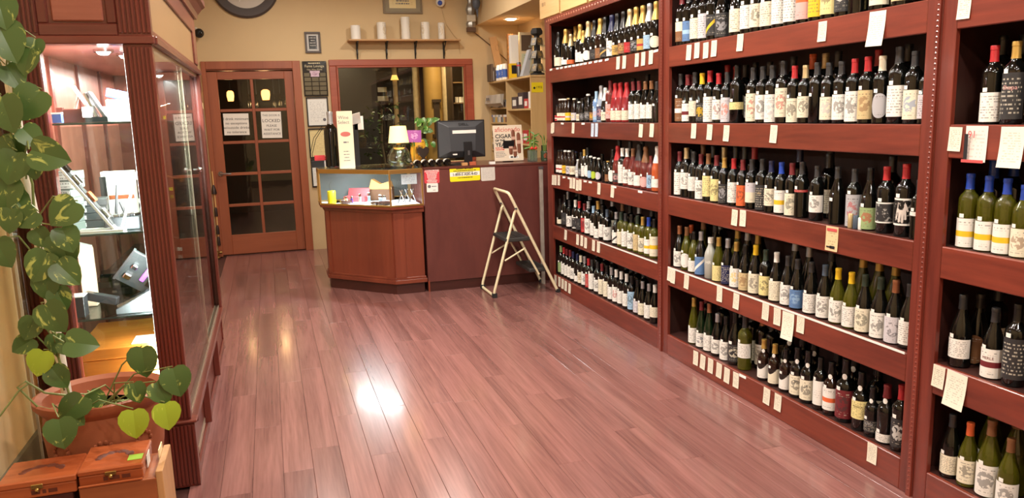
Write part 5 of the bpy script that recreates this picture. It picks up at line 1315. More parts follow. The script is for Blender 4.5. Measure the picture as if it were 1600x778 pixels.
t = thing('silver_tube', 'small silver tube beside the yellow box', 'tube', onx(811, 2.65, TP)); MB().lathe([(.024, 0), (.024, .15), (.018, .165), (0, .165)], 12).build('tube', GREYM, t, smooth=True); MB().lathe([(.025, .12), (.025, .135)], 12).build('band', RED, t)
t = thing('grey_folder', 'pale grey slanted folder holder beside the card rack', 'holder', onx(818, 2.65, TP)); MB().prism([(-.03, 0), (.05, 0), (.08, .28), (.06, .28)], -.05, .05, Matrix.Rotation(R(90), 4, 'X')).build('folder', pbr('folder_grey', (178, 182, 188), .5), t); cbox('foot', GREYM, (.1, .1, .004), t)
t = thing('card_rack', 'black tiered card rack tower on the blond shelf by the wine', 'display rack', onx(840, 2.73, TP), R(10)); MB().lathe([(.085, 0), (.085, .02), (.05, .03), (.032, .40), (.07, .42), (.07, .445), (.05, .475), (0, .48)], 6).build('tower', pbr('rack_black', (40, 40, 42), .4), t)
for z in (.03, .16, .29):
    MB().lathe([(.03, z), (.1, z), (.1, z + .012), (.03, z + .012)], 6).build('tier', PANE2, t)
    for k in range(6):
        a = k * math.pi / 3 + .5; o = cbox('card', printed('rack_card', (96, 84, 62), (190, 180, 150), 6, axes=(0, 2), style='p', acc=(196, 156, 70)), (.06, .003, .08), t, (.075 * math.cos(a), .075 * math.sin(a), z + .012), (R(-18), 0, a + math.pi / 2))
# ---------------------------------------------------------------- on the back wall
YW = YB - .0005
t = thing('wall_clock', 'large round dark wall clock with roman numerals above the door', 'clock', (-.11, YW, 2.965)); RX = Matrix.Rotation(R(90), 4, 'X'); DKR = pbr('clock_rim', (76, 68, 66), .35)
MB().lathe([(.36, 0), (.36, .02), (.34, .04), (.262, .03), (.25, .0)], 48, RX).build('rim', DKR, t, smooth=True); MB().lathe([(0, .012), (.262, .012)], 40, RX).build('dial', pbr('clock_dial', (92, 86, 82), .5, noise=.1, nscale=9), t); MB().lathe([(.256, .014), (.261, .014), (.261, .016), (.256, .016)], 48, RX).build('chapter_ring', pbr('clock_pale', (206, 200, 190), .5), t)
for k, s in enumerate(('XII', 'I', 'II', 'III', 'IIII', 'V', 'VI', 'VII', 'VIII', 'IX', 'X', 'XI')):
    a = math.pi / 2 - k * math.pi / 6; text(s, .075, pbr('clock_pale', (206, 200, 190), .5), t, (.205 * math.cos(a), -.0135, .205 * math.sin(a)), XD, ZD, name='numeral', bold=.001)
m = MB(); m.box((-.006, -.018, -.03), (.006, -.016, .14)); m.build('hour_hand', WHITE, t, rot=(0, R(55), 0)); m = MB(); m.box((-.004, -.021, -.03), (.004, -.019, .2)); m.build('minute_hand', WHITE, t, rot=(0, R(200), 0))
def framed(name, label, cat, u0, v0, u1, v1, fm, pm_, fw=.018, mat_in=None, tilt=0, d=.02):
    a = at(u0, v0, YW); b = at(u1, v1, YW); x0, x1, z0, z1 = a.x, b.x, b.z, a.z; w, h = (x1 - x0) / 2, (z1 - z0) / 2
    t = thing(name, label, cat, ((x0 + x1) / 2, YW, (z0 + z1) / 2)); t.rotation_euler = (0, tilt, 0)
    for (q0, q1) in (((-w, -h), (w, -h + fw)), ((-w, h - fw), (w, h)), ((-w, -h + fw), (-w + fw, h - fw)), ((w - fw, -h + fw), (w, h - fw))): boxo('frame_side', fm, (q0[0], -d, q0[1]), (q1[0], 0, q1[1]), t, .002)
    boxo('sheet', pm_, (-w + fw, -.006, -h + fw), (w - fw, 0, h - fw), t); return t, w, h
t, w, h = framed('award_plaque', 'dark award plaque with engraved black centre above the door side', 'plaque', 475, 50, 502, 83, pbr('plaque_frame', (84, 74, 68), .4), pbr('plaque_silver', (190, 186, 180), .35), .022)
boxo('black_centre', BLACKG, (-w * .5, -.0075, -h * .62), (w * .5, -.006, h * .62), t)
scribble(t, pbr('engrave', (180, 176, 170), .4), (0, -.0078, .045), w * .8, 4, .028, .011, seed=15)
t, w, h = framed('lounge_board', 'black award board with gold plates and a photograph beside the window', 'plaque', 471.5, 96, 513, 150, pbr('board_edge', (30, 28, 28), .3), BLACKG, .006)
text('Fame Lounge', .04, pbr('board_gold', (214, 200, 160), .4), t, (0, -.0065, h * .72), XD, ZD); scribble(t, pbr('board_gold', (214, 200, 160), .4), (0, -.0065, h * .86), w * 1.3, 1, .02, .012, seed=16); text('Cigar, Wine, Whisky', .02, pbr('board_gold', (214, 200, 160), .4), t, (0, -.0065, h * .53), XD, ZD)
boxo('photograph', printed('board_photo', (206, 180, 196), (120, 80, 130), 6, axes=(0, 2), style='p', acc=(130, 70, 120)), (-.055, -.008, h * .12), (.055, -.006, h * .46), t)
BPL = pbr('board_plate', (92, 84, 66), .35, .7)
for c in range(3):
    for r_ in range(5):
        if c == 1 and r_ == 4: continue
        boxo('name_plate', BPL, (-w * .9 + c * w * .62, -.008, -h * .92 + r_ * h * .26), (-w * .9 + c * w * .62 + w * .56, -.006, -h * .92 + r_ * h * .26 + h * .22), t, .001) if not (c == 1 and r_ > 3) else None
CERT = printed('certificate', (232, 232, 226), (150, 150, 150), 16, axes=(0, 2), amount=.4, size=14); CERT2 = printed('certificate_cream', (226, 208, 150), (170, 140, 90), 14, axes=(0, 2), amount=.35, size=14); BF = pbr('black_frame', (34, 32, 30), .35)
t, w, h = framed('framed_certificate', 'white framed certificate with round seal under the black board', 'certificate', 477.5, 152, 515, 197, BF, CERT, .014); MB().lathe([(.012, 0), (.018, 0), (.018, .001), (.012, .001)], 16, Matrix.Translation((.07, -.0065, -.09)) @ RX).build('seal', INKG, t)
framed('framed_certificate', 'cream framed certificate below the white one', 'certificate', 481, 201, 516, 246, BF, CERT2, .014)
framed('framed_certificate', 'lowest framed certificate half hidden behind the showcase', 'certificate', 485, 249, 518, 291, BF, CERT, .014)
t, w, h = framed('framed_diploma', 'framed cream diploma high above the candle shelf', 'picture', 596, -30, 660, 22, pbr('diploma_frame', (128, 112, 88), .5), pbr('mat_grey', (150, 140, 116), .7), .02); boxo('paper', CERT2, (-w * .68, -.008, -h * .66), (w * .68, -.006, h * .8), t); scribble(t, INKG, (0, -.0085, -h * .25), w * .8, 2, .03, .014, seed=17)
# candle shelf
a = at(541, 63, 9.05); b = at(716, 67, 9.05); t = thing('wall_shelf', 'thin tan wall shelf on four black scroll brackets above the window', 'shelf', (0, YW, 2.352))
boxo('board', pbr('shelf_tan', (188, 146, 100), .6, noise=.1, nscale=8), (.945, -.17, 0), (2.235, 0, .018), t, .002)
for x_ in (1.05, 1.385, 1.72, 2.06):
    m = MB(); m.box((x_ - .008, -.012, -.19), (x_ + .008, 0, 0)); m.box((x_ - .008, -.14, -.012), (x_ + .008, 0, 0)); m.tube([(x_, -.012, -.17), (x_, -.05, -.13), (x_, -.045, -.08), (x_, -.09, -.05), (x_, -.135, -.012)], .007, 6); m.build('bracket', BF, t)
CN = printed('candle_pattern', (226, 220, 208), (190, 170, 130), 7, axes=(0, 2), style='p', acc=(196, 172, 128)); CW = pbr('candle_white', (232, 228, 220), .4)
for i, (u, h_, r_, mm_) in enumerate(((556, .155, .055, CW), (596.5, .19, .052, CN), (634, .25, .052, CN), (665, .195, .05, CN), (690, .19, .038, CN))):
    p = at(u, 55, 9.11); t = thing('pillar_candle', ('plain white pillar candle at the door end of the wall shelf', 'second patterned pillar candle on the wall shelf', 'tallest patterned pillar candle on the wall shelf', 'fourth patterned pillar candle on the wall shelf', 'slim patterned pillar candle at the soffit end of the wall shelf')[i], 'candle', (p.x, 9.11, 2.3705), R(i * 40), 'pillar candles')
    MB().lathe([(r_, 0), (r_, h_ - .004), (r_ - .004, h_), (r_ - .012, h_ - .002), (0, h_ - .006)], 20).build('wax', mm_, t, smooth=True); MB().cyl((0, 0, h_ - .006), (0, 0, h_ + .008), .0015, 5).build('wick', INK, t)
# wall cable, bauble, hanging birds, security camera
p = at(689, 3, 9.12); t = thing('blue_bauble', 'round white ornament with blue centre hanging high on the wall', 'ornament', (p.x, 9.15, p.z)); MB().ball((0, 0, 0), .055, 14, 8).build('shell', WHITE, t, smooth=True); MB().ball((-.01, -.03, -.01), .032, 10, 6).build('blue_eye', pbr('bauble_blue', (60, 90, 190), .3), t, smooth=True); MB().cyl((0, 0, .05), (0, 0, CEIL - p.z), .002, 5).build('cord', WHITE, t)
pts = [at(u, v, 9.19) for u, v in ((689, 8), (692, 21), (697, 38), (708, 54), (717, 64), (718, 76), (719, 84))]; o = MB().tube(pts, .003, 5).build('wall_cable', pbr('cable_tan', (186, 156, 116), .6)); tag(o, 'thin tan cable running along the wall past the candles', 'cable')
SIL = pbr('bird_silver', (150, 146, 138), .35, .5)
t = thing('hanging_figure', 'silver and brown carved figure hanging by the soffit corner', 'ornament', (2.385, 9.12, 2.60)); 
m = MB(); m.lathe([(.0, -.10), (.05, -.09), (.06, -.05), (.035, .0), (.045, .06), (.06, .11), (.045, .16), (.03, .2), (.045, .24), (.03, .29), (0, .31)], 8); m.build('body', SIL, t, smooth=True); m = MB(); m.box((-.055, -.06, -.03), (.05, -.02, .05)); m.build('chest_plate', pbr('bird_pale', (200, 190, 170), .4), t, bevel=.01); cbox('foot', pbr('bird_brown', (90, 64, 46), .5), (.1, .07, .05), t, (0, 0, -.14)); MB().cyl((0, 0, .3), (0, 0, CEIL - 2.6), .003, 5).build('cord', BLACK, t)
t = thing('hanging_bird', 'dark slate bird ornament hanging next to the silver figure', 'ornament', (2.43 + .18, 8.9, 2.60)); 
t.location = at(744, 4, 8.9); m = MB(); m.ball((0, 0, 0), .05, 10, 6, 1.6); m.ball((-.01, -.02, .09), .03, 8, 5); m.build('body', pbr('bird_slate', (86, 92, 104), .4), t, smooth=True); m = MB(); m.prism([(-.02, -.02), (.03, .0), (.01, -.17)], -.008, .008, RX); m.build('tail', pbr('bird_slate', (86, 92, 104), .4), t); MB().cyl((0, 0, .1), (0, 0, CEIL - 2.7), .003, 5).build('cord', BLACK, t)
pts = [at(737, 47, 9.18), at(765, 70, 9.18), at(795, 97, 9.18)]; o = MB().tube(pts, .006, 6).build('slanted_rod', pbr('rod_brown', (104, 78, 54), .6)); tag(o, 'thin brown rod slanting down the wall under the soffit', 'rod')
p = at(311, 52, 9.1); t = thing('security_camera', 'small black dome security camera on white bracket high beside the cabinet', 'camera', (p.x, 9.1, p.z)); MB().ball((.0, 0, 0), .05, 14, 8).build('dome', BLACK, t, smooth=True); MB().cyl((-.02, 0, .02), (-.04, .1, .055), .022, 10).build('bracket', WHITE, t, smooth=True); MB().ball((.02, -.035, -.005), .02, 8, 5).build('lens', BLACKG, t, smooth=True)
# bells by the door
t = thing('bell_rope', 'pale hanging rope with four dark bells beside the door frame', 'bells', (-.618, 9.165, 0)); p0 = at(326, 268, 9.165); p1 = at(337, 382, 9.165)
MB().tube([(0, 0, p0.z), (.004, 0, (p0.z + p1.z) / 2), (0, 0, p1.z)], .008, 6).build('rope', pbr('rope_tan', (214, 168, 108), .7), t)
for k, z in enumerate((p0.z - .2, p0.z - .45, p0.z - .65, p1.z + .04)): MB().lathe([(.03 if k == 0 else .02, -.05), (.028 if k == 0 else .018, -.02), (.016, .03), (.008, .05), (0, .05)], 10, Matrix.Translation((0, -.005, z))).build('bell', pbr('bell_bronze', (66, 54, 50), .35, .6), t, smooth=True)
p = at(341, 407, 9.1); t = thing('door_stop', 'small brass door stop at the foot of the door frame', 'door stop', (p.x, 9.1, 0)); MB().lathe([(.028, 0), (.03, .01), (.014, .025), (.014, .05), (.03, .06), (.03, .075), (0, .08)], 12).build('post', BRASS, t, smooth=True); MB().cyl((.0, 0, .066), (.05, 0, .066), .016, 8).build('bumper', BRASS, t, smooth=True)
# ================================================================ TALL DISPLAY CABINET
X0, X1, Y0, Y1 = -0.90, -0.395, 3.30, 5.45
cab = thing('display_cabinet', 'tall dark red wood display cabinet with fluted pilasters and glass doors', 'cabinet', (0, 0, 0))
ZB, ZT, ZC = 0.28, 1.80, 2.42
INW = wood('cabinet_inside', (128, 64, 52), (164, 96, 80), 'Z', 0.4, 0.1, 5, 0.08)
def fluted(x0, x1, z0, z1, y):
    m = MB(); m.box((x0, y, z0), (x1, y + .05, z1)); n = 7; w = (x1 - x0)
    for k in range(n):
        a = x0 + w * (k + .18) / n; m.box((a, y - .006, z0 + .01), (a + w * .64 / n, y, z1 - .01))
    return m.build('fluted_pilaster', CABV, cab, bevel=.0015)
fluted(-.495, X1, ZB + .012, ZT, Y0); fluted(X0 + .02, -.775, ZB + .012, ZT, Y0); fluted(-.505, X1 + .004, ZT + .03, ZC, Y0); fluted(X0 + .02, -.77, ZT + .03, ZC, Y0)
fluted(-.485, X1 + .012, 0, ZB, Y0 - .006)
boxo('base_front', CABV, (X0 + .02, Y0 + .004, 0), (-.485, Y0 + .03, ZB), cab)
boxo('ledge', CABH, (X0, Y0 - .016, ZB), (X1 + .022, Y0 + .05, ZB + .012), cab, .003)
boxo('head_moulding', CABH, (X0, Y0 - .012, ZT), (X1 + .012, Y0 + .05, ZT + .03), cab, .003)
m = MB(); PX0, PX1 = -.77, -.505
m.box((PX0, Y0 + .01, ZT + .03), (PX1, Y0 + .035, ZC)); m.build('upper_panel', CABH, cab)
for (a, b) in (((PX0, ZT + .03), (PX1, ZT + .075)), ((PX0, ZT + .075), (PX0 + .035, ZC)), ((PX1 - .035, ZT + .075), (PX1, ZC))): boxo('panel_frame', CABH if b[1] < 2 else CABV, (a[0], Y0 - .002, a[1]), (b[0], Y0 + .01, b[1]), cab, .004)
boxo('raised_field', wood('cabinet_field', (126, 66, 52), (156, 94, 76), 'X', .35, .2, 6, .08), (-.722, Y0 + .0, ZT + .082), (-.55, Y0 + .011, ZC), cab, .006)
# carcass
boxo('back_wall', INW, (X0, Y0 + .05, ZB), (X0 + .012, Y1, ZC), cab)
for y_ in (3.86, 4.40, 4.94): boxo('back_batten', CABV, (X0 + .012, y_, ZB), (X0 + .024, y_ + .05, ZT), cab)
boxo('end_wall', CABV, (X0, Y1 - .02, 0), (X1, Y1, ZC), cab)
boxo('top_panel', CABY, (X0, Y0 + .05, ZC - .02), (X1, Y1, ZC), cab); boxo('soffit_panel', INW, (X0 + .012, Y0 + .05, ZT + .0), (X1 - .002, Y1 - .02, ZT + .012), cab)
boxo('deck', INW, (X0 + .012, Y0 + .05, ZB), (X1 - .025, Y1 - .02, ZB + .012), cab)
# side face
boxo('side_header', CABY, (X1 - .02, Y0 + .05, ZT), (X1, Y1 - .02, ZT + .06), cab, .003); boxo('header_moulding', CABY, (X1, Y0 + .02, ZT + .0), (X1 + .02, Y1 + .012, ZT + .03), cab, .004)
boxo('side_panel', pbr('cabinet_reflected_tan', (156, 122, 84), .35, noise=.06, nscale=4, coat=.3), (X1 - .012, Y0 + .05, ZT + .06), (X1 - .004, Y1 - .02, ZC), cab)  # tan of the reflected wall is put into this panel's colour
for (ya, yb, za, zb) in ((Y0 + .05, Y1 - .20, 2.05, ZC), (Y1 - .20, Y1 - .0, ZT + .06, ZC)): boxo('side_frame', CABY, (X1 - .004, ya, za), (X1 + .006, yb, zb), cab, .002)
boxo('side_frame', CABV, (X1 - .004, Y1 - .09, ZB), (X1 + .012, Y1, ZT), cab, .002)
m = MB(); cr = [(0, 0), (.02, 0), (.03, .03), (.055, .06), (.075, .075), (.075, .11), (0, .11)]
mm_ = Matrix(((1, 0, 0, X1), (0, 0, 1, Y0 - .05), (0, 1, 0, 2.15), (0, 0, 0, 1))); m.prism(cr, 0, Y1 - Y0 + .10, mm_); m.build('crown_moulding', CABY, cab)
boxo('bottom_rail', CABY, (X1 - .03, Y0 + .05, ZB - .02), (X1 + .022, Y1 - .06, ZB + .006), cab, .003)
TRK = pbr('track_metal', (214, 204, 180), .3, .8)
for a, b in (((X1 - .024, Y0 + .05, ZB + .006), (X1 - .018, Y1 - .09, ZB + .022)), ((X1 - .010, Y0 + .05, ZB + .006), (X1 - .004, Y1 - .09, ZB + .022)), ((X1 - .024, Y0 + .05, ZT - .015), (X1 - .004, Y1 - .09, ZT))): boxo('sliding_track', TRK, a, b, cab)
boxo('door_glass', PANE, (X1 - .010, Y0 + .05, ZB + .022), (X1 - .005, 4.42, ZT - .015), cab); boxo('door_glass', PANE, (X1 - .023, 4.38, ZB + .022), (X1 - .018, Y1 - .09, ZT - .015), cab)
boxo('glass_edge', TRK, (X1 - .0105, 4.418, ZB + .022), (X1 - .0045, 4.424, ZT - .015), cab); boxo('glass_edge', TRK, (X1 - .0235, 4.376, ZB + .022), (X1 - .0175, 4.381, ZT - .015), cab)
boxo('front_glass', PANE, (-.775, Y0 + .02, ZB + .012), (-.495, Y0 + .026, ZT), cab)
boxo('side_base', CABY, (X1 - .02, Y0 + .05, 0), (X1 - .008, Y1 - .02, ZB - .02), cab)
for y_ in (3.88, 4.62): boxo('base_stile', CABV, (X1 - .008, y_, .05), (X1 + .024, y_ + .05, ZB - .02), cab, .003)
boxo('base_rail', CABY, (X1 - .008, Y0 + .05, 0), (X1 + .004, Y1 - .02, .05), cab, .004); boxo('vent_strip', TRK, (X1 - .007, Y0 + .2, .055), (X1 - .004, 3.86, .085), cab)
SG = glass('shelf_glass', (206, 222, 218), 1.5); EDG = pbr('shelf_edge', (52, 66, 62), .15)
for z in (.734, 1.073, 1.505):
    o = boxo('glass_shelf', SG, (X0 + .026, Y0 + .055, z), (X1 - .035, Y1 - .03, z + .008), cab); e = boxo('shelf_edge', EDG, (X0 + .026, Y0 + .052, z), (X1 - .035, Y0 + .055, z + .008), o)
for i, (x_, y_) in enumerate(((-.60, 3.52), (-.55, 3.72), (-.60, 4.25), (-.60, 4.75), (-.60, 5.2))):
    m = MB(); m.lathe([(.026, 0), (.038, 0), (.038, -.012), (.026, -.008)], 16, Matrix.Translation((x_, y_, ZT))); m.build('puck_rim', CHROME, cab, smooth=True); m = MB(); m.lathe([(.0, -.024), (.018, -.021), (.026, -.012), (.026, -.004)], 14, Matrix.Translation((x_, y_, ZT))); m.build('puck_lens', pbr('puck_glow', (255, 255, 255), .5, emit=(255, 250, 240), estr=18), cab)
    area('cabinet_lamp', (x_, y_, ZT - .027), .05, 16.0 if i < 2 else 12.0, (1.0, .96, .9))
boxo('strip_light', pbr('strip_glow', (255, 255, 255), .5, emit=(255, 252, 246), estr=10), (-.503, Y0 + .052, .34), (-.492, Y0 + .062, 1.77), cab)
sl = area('cabinet_strip_lamp', (-.507, Y0 + .057, 1.06), 1.4, 20.0, (1, .97, .93), (0, R(90), R(-42)), 'RECTANGLE', 130); sl.data.size_y = .012
MB().ball((X1 + .03, 4.52, 1.25), .014, 10, 6).cyl((X1 - .004, 4.52, 1.25), (X1 + .03, 4.52, 1.25), .006, 8).build('lock_knob', CHROME, cab, smooth=True)
# ---------------------------------------------------------------- goods inside
S1, S2, S3 = 1.5135, 1.0815, .7425
GBX = pbr('box_grey', (120, 128, 124), .5); LBL = printed('barcode_label', (206, 206, 200), (50, 48, 48), 2, axes=(0, 2), dens=.5, amount=.8, size=40, margin=.1)
for k in range(7):
    p = onray(104, 3.50, S2 + k * .0345); t = thing('lighter_box', 'grey boxed lighter with barcode label, %s from the bottom of its stack' % ORD(k + 1), 'box', (p[0] + random.uniform(-.004, .004), 3.50, p[2]), R(-10 + random.uniform(-3, 3)), 'stacked grey lighter boxes'); cbox('body', GBX, (.094, .13, .034), t, bevel=.002); cbox('barcode_label', LBL, (.084, .0015, .026), t, (0, -.0655, .004))
for k in range(4):
    p = onray(144, 3.62, S2 + k * .03); t = thing('flat_box', 'dark flat box with white tag, %s from the bottom behind the leaning board' % ORD(k + 1), 'box', p, R(6), 'dark flat boxes'); cbox('body', pbr('box_dark', (58, 60, 62), .4), (.12, .1, .029), t, bevel=.002); cbox('tag', PAPER, (.03, .001, .015), t, (-.03, -.0505, .006))
t = thing('cutter_board', 'white edged display board of cutters leaning on the middle glass shelf', 'display board', onray(183, 3.385, S2 + .012)); t.rotation_euler = (0, R(-33), 0)
boxo('board', WHITE, (-.012, -.028, 0), (0, .022, .34), t, .002); boxo('face', pbr('face_dark', (66, 66, 68), .4), (0, -.026, .02), (.003, .02, .33), t)
for k, z in enumerate((.05, .13, .21, .27)): m = MB(); m.box((.003, -.022, z), (.016, .016, z + .045)); m.build('cutter', (CHROME, pbr('cutter_wood', (150, 80, 44), .4), CHROME, BLACKG)[k], t, bevel=.003)
m = MB(); m.box((0, -.01, 0), (.006, .01, .30)); m.build('strut', WHITE, t, (.02, 0.0, .0), (0, R(33 + 20), 0))
t = thing('white_display', 'bright white boxed pipe set with dark side standing on the middle shelf', 'box', onray(193, 3.75, S2)); cbox('body', WHITE, (.13, .06, .22), t, bevel=.002); boxo('side_band', BLACK, (-.07, -.033, .02), (-.045, -.03, .2), t); boxo('brown_band', pbr('cutter_wood', (150, 80, 44), .4), (-.04, -.033, .1), (.06, -.03, .118), t)
t = thing('cigar_scissors', 'dark cigar scissors standing before the white box', 'scissors', onray(190, 3.60, S2)); m = MB(); m.cyl((-.02, 0, .012), (.0, 0, .17), .006, 6).cyl((.03, 0, .012), (.004, 0, .10), .007, 6); m.build('blade', GREYM, t, smooth=True); cbox('stand', BLACK, (.09, .05, .012), t)
t = thing('black_tray', 'black tray of small metal cutters on the middle shelf', 'tray', onray(196, 3.50, S2)); cbox('tray', pbr('tray_black', (60, 62, 66), .25), (.13, .14, .05), t, bevel=.003)
for k in range(5): cbox('cutter', CHROME, (.018, .06, .012), t, (-.05 + .025 * k, -.02, .05), (0, 0, R(20 - 10 * k)), .002)
o = cbox('white_tray', WHITE, (.17, .1, .012), None, (onray(160, 3.40, S2)[0], 3.405, S2 + .0006), bevel=.002); tag(o, 'flat white tray at the front of the middle glass shelf', 'tray')
# top shelf
t = thing('blue_box', 'small blue and white box at the front of the top glass shelf', 'box', onray(91, 3.40, S1)); cbox('body', pbr('blue_label', (70, 96, 160), .4), (.034, .03, .034), t, bevel=.002); cbox('lid', PAPER, (.035, .031, .006), t, (0, 0, .034))
t = thing('wood_tray', 'dark brown wooden case with metal corner on the top glass shelf', 'case', onray(124, 3.55, S1)); cbox('case', pbr('case_brown', (86, 44, 38), .35), (.12, .1, .055), t, bevel=.003); cbox('corner', CHROME, (.022, .03, .03), t, (-.055, -.04, .03))
t = thing('easel_card', 'white folded easel standing on the brown case', 'easel', Vector(onray(126, 3.55, S1 + .0555))); m = MB(); m.box((-.004, -.02, 0), (.004, .02, .10)); m.build('leg', WHITE, t, (.03, 0, 0), (0, R(-28), 0)); m = MB(); m.box((-.003, -.015, 0), (.003, .015, .06)); m.build('leg', WHITE, t, (-.02, 0, 0), (0, R(18), 0))
t = thing('lighter_stand', 'silver lighter stand with slanted panels on the top glass shelf', 'stand', onray(154, 3.50, S1)); cbox('base', BLACK, (.08, .07, .02), t); m = MB(); m.box((-.006, -.03, 0), (.006, .03, .11)); m.build('panel', GREYM, t, (.03, 0, .02), (0, R(-28), 0), bevel=.002); m = MB(); m.box((-.006, -.025, 0), (.006, .025, .10)); m.build('panel', CHROME, t, (-.0, 0, .02), (0, R(-20), 0), bevel=.002); cbox('pedestal', WHITE, (.03, .04, .04), t, (-.03, -.03, .02))
t = thing('white_lighter_set', 'bright white lighter package with blue top on the top glass shelf', 'package', onray(192, 3.60, S1)); cbox('body', WHITE, (.10, .08, .09), t, bevel=.004); m = MB(); m.box((-.05, -.04, 0), (.05, .04, .035)); m.build('blue_top', pbr('set_blue', (60, 110, 210), .35), t, (0, 0, .09), (0, R(14), 0), bevel=.003)
t = thing('white_easel', 'white slanted easel before the blue topped package', 'easel', onray(184, 3.44, S1 + .003)); m = MB(); m.box((-.004, -.02, 0), (.004, .02, .085)); m.build('panel', WHITE, t, (.02, 0, 0), (0, R(-30), 0)); m = MB(); m.box((-.004, -.02, 0), (.004, .02, .06)); m.build('panel', WHITE, t, (-.02, 0, 0), (0, R(-25), 0))
# third shelf
t = thing('cream_post', 'cream square post with slanted top on the lower glass shelf', 'post', onray(144, 3.62, S3)); MB().prism([(-.026, 0), (.026, 0), (.026, .25), (-.026, .27)], -.026, .026, Matrix.Rotation(R(90), 4, 'X')).build('post', pbr('post_cream', (222, 190, 164), .45), t, bevel=.002); cbox('top_card', PAPER, (.05, .05, .002), t, (0, 0, .262), (0, R(20), 0))
t = thing('acrylic_cube', 'black cube with raised clear lid on the lower glass shelf', 'box', onray(122, 3.42, S3)); cbox('cube', pbr('cube_black', (40, 42, 46), .15), (.07, .07, .085), t, bevel=.002); m = MB(); m.box((-.035, -.035, 0), (-.031, .035, .075)); m.build('lid', PAPER, t, (0, 0, .088), (0, R(-32), 0)); cbox('rim', PAPER, (.072, .072, .004), t, (0, 0, .085))
t = thing('dark_bar', 'dark metal lighter bar lying at a slant on the lower shelf', 'lighter', onray(158, 3.50, S3 + .035)); cbox('bar', pbr('bar_dark', (64, 66, 70), .3, .6), (.13, .035, .034), t, (0, 0, 0), (0, R(14), R(-10)), bevel=.003); cbox('support', PANE2, (.05, .05, .03), t, (-.03, 0, -.035))
t = thing('tilted_display', 'tilted black display of a purple lighter and cutters on the lower shelf', 'display', onray(205, 3.58, S3 + .08)); t.rotation_euler = (R(38), R(36), R(8)); boxo('board', pbr('board_black', (58, 62, 64), .35), (-.075, 0, -.01), (.075, .012, .19), t, .002); boxo('edge', GREYM, (-.077, -.002, -.012), (-.068, .014, .192), t); boxo('purple_lighter', pbr('purple', (170, 96, 200), .35), (.01, -.014, .06), (.03, 0, .14), t, .003); boxo('black_lighter', BLACKG, (.038, -.016, .05), (.062, 0, .16), t, .003); boxo('silver_cutter', CHROME, (-.05, -.012, .03), (-.02, 0, .06), t, .003); boxo('silver_cutter', CHROME, (-.045, -.012, .10), (-.022, 0, .125), t, .003); boxo('prop_leg', BLACK, (-.01, .012, -.02), (.01, .14, -.01), t)
t = thing('clear_tray', 'clear slanted acrylic tray of lighters on the lower shelf', 'tray', onray(219, 3.45, S3)); t.rotation_euler = (R(0), R(0), 0); MB().prism([(-.08, 0), (.08, 0), (.08, .07), (.06, .09), (-.08, .02)], -.06, .06, Matrix.Rotation(R(90), 4, 'X')).build('tray', pbr('tray_smoke', (90, 94, 98), .12), t, bevel=.002); m = MB(); m.box((-.06, -.04, .05), (.05, -.02, .06)); m.build('lighter', CHROME, t, (0, 0, .0), (0, R(-22), 0)); m = MB(); m.box((-.06, 0, .05), (.05, .03, .06)); m.build('lighter', BLACKG, t, (0, 0, .0), (0, R(-22), 0))
for k in range(3):
    p = onray(186, 3.85, S3 + k * .034); t = thing('black_case', 'black flat case, %s from the bottom of the lower shelf pile' % ORD(k + 1), 'case', p, R(8 * k - 6), 'black flat cases'); cbox('body', BLACKG, (.15, .12, .033), t, bevel=.003); cbox('clasp', CHROME, (.02, .003, .01), t, (0, -.061, .012))
t = thing('humidor', 'large orange brown wooden humidor lit on the cabinet floor', 'humidor', (-.640, 3.60, ZB + .0125)); HM = wood('humidor_wood', (176, 96, 34), (216, 132, 52), 'X', .25, .4, 5, .1); cbox('body', HM, (.33, .46, .27), t, bevel=.004); cbox('lid', HM, (.336, .466, .05), t, (0, 0, .271), bevel=.006); MB().lathe([(0, .0), (.022, 0), (.022, .002), (0, .002)], 16, Matrix.Translation((.12, -.02, .3215))).build('round_tag', PAPER, t); cbox('tag_or_highlight', PAPER, (.1, .12, .002), t, (.09, -.15, .3215))  # square white sheet on the lid is a painted highlight, the round tag real
CLR = pbr('crystal', (220, 226, 230), .03, trans=.8, ior=1.5)
k = 0
for (y_, z) in ((3.98, S1), (4.20, S1), (4.62, S1), (5.05, S1), (4.05, S2), (4.45, S2), (4.85, S2), (5.15, S2), (4.10, S3), (4.50, S3), (4.95, S3)):
    k += 1; lv = {S1: 'top', S2: 'middle', S3: 'lower'}[z]
    t = thing('pipe_stand', 'clear acrylic stand with metal pipe on the %s glass shelf, %s behind the pilaster' % (lv, ORD(1 + (k - 1 if k < 5 else k - 5 if k < 9 else k - 9))), 'pipe stand', (-.60 + .05 * ((k * 7) % 3 - 1), y_, z), R(30 * k), 'pipe stands in the cabinet'); cbox('base', PANE2, (.07, .07, .012), t); m = MB(); m.box((-.003, -.03, .012), (.003, .03, .12 + .04 * (k % 3))); m.build('upright', PANE2, t); m = MB(); m.tube([(0, -.07, .10), (0, -.02, .085), (0, .02, .08)], .006, 8); m.lathe([(.008, .06), (.017, .068), (.019, .105), (.015, .105), (.012, .08), (0, .078)], 12, Matrix.Translation((0, .03, .0))); m.build('pipe', CHROME if k % 2 else pbr('cutter_wood', (150, 80, 44), .4), t, smooth=True); cbox('price_tag', PAPER if k % 4 else YEL, (.03, .002, .02), t, (.02, -.036, .012))
for k, y_ in enumerate((4.1, 4.5, 4.9)):
    t = thing('boxed_humidor', 'brown boxed humidor on the cabinet floor, %s behind the orange one' % ORD(k + 1), 'humidor', (-.62, y_, ZB + .0125), 0, 'brown humidors'); cbox('body', CABH, (.3, .26, .2), t, bevel=.004); cbox('lid', CABY, (.304, .264, .04), t, (0, 0, .201), bevel=.004); MB().ball((.155, 0, .2), .008, 8, 5).build('clasp', BRASS, t)
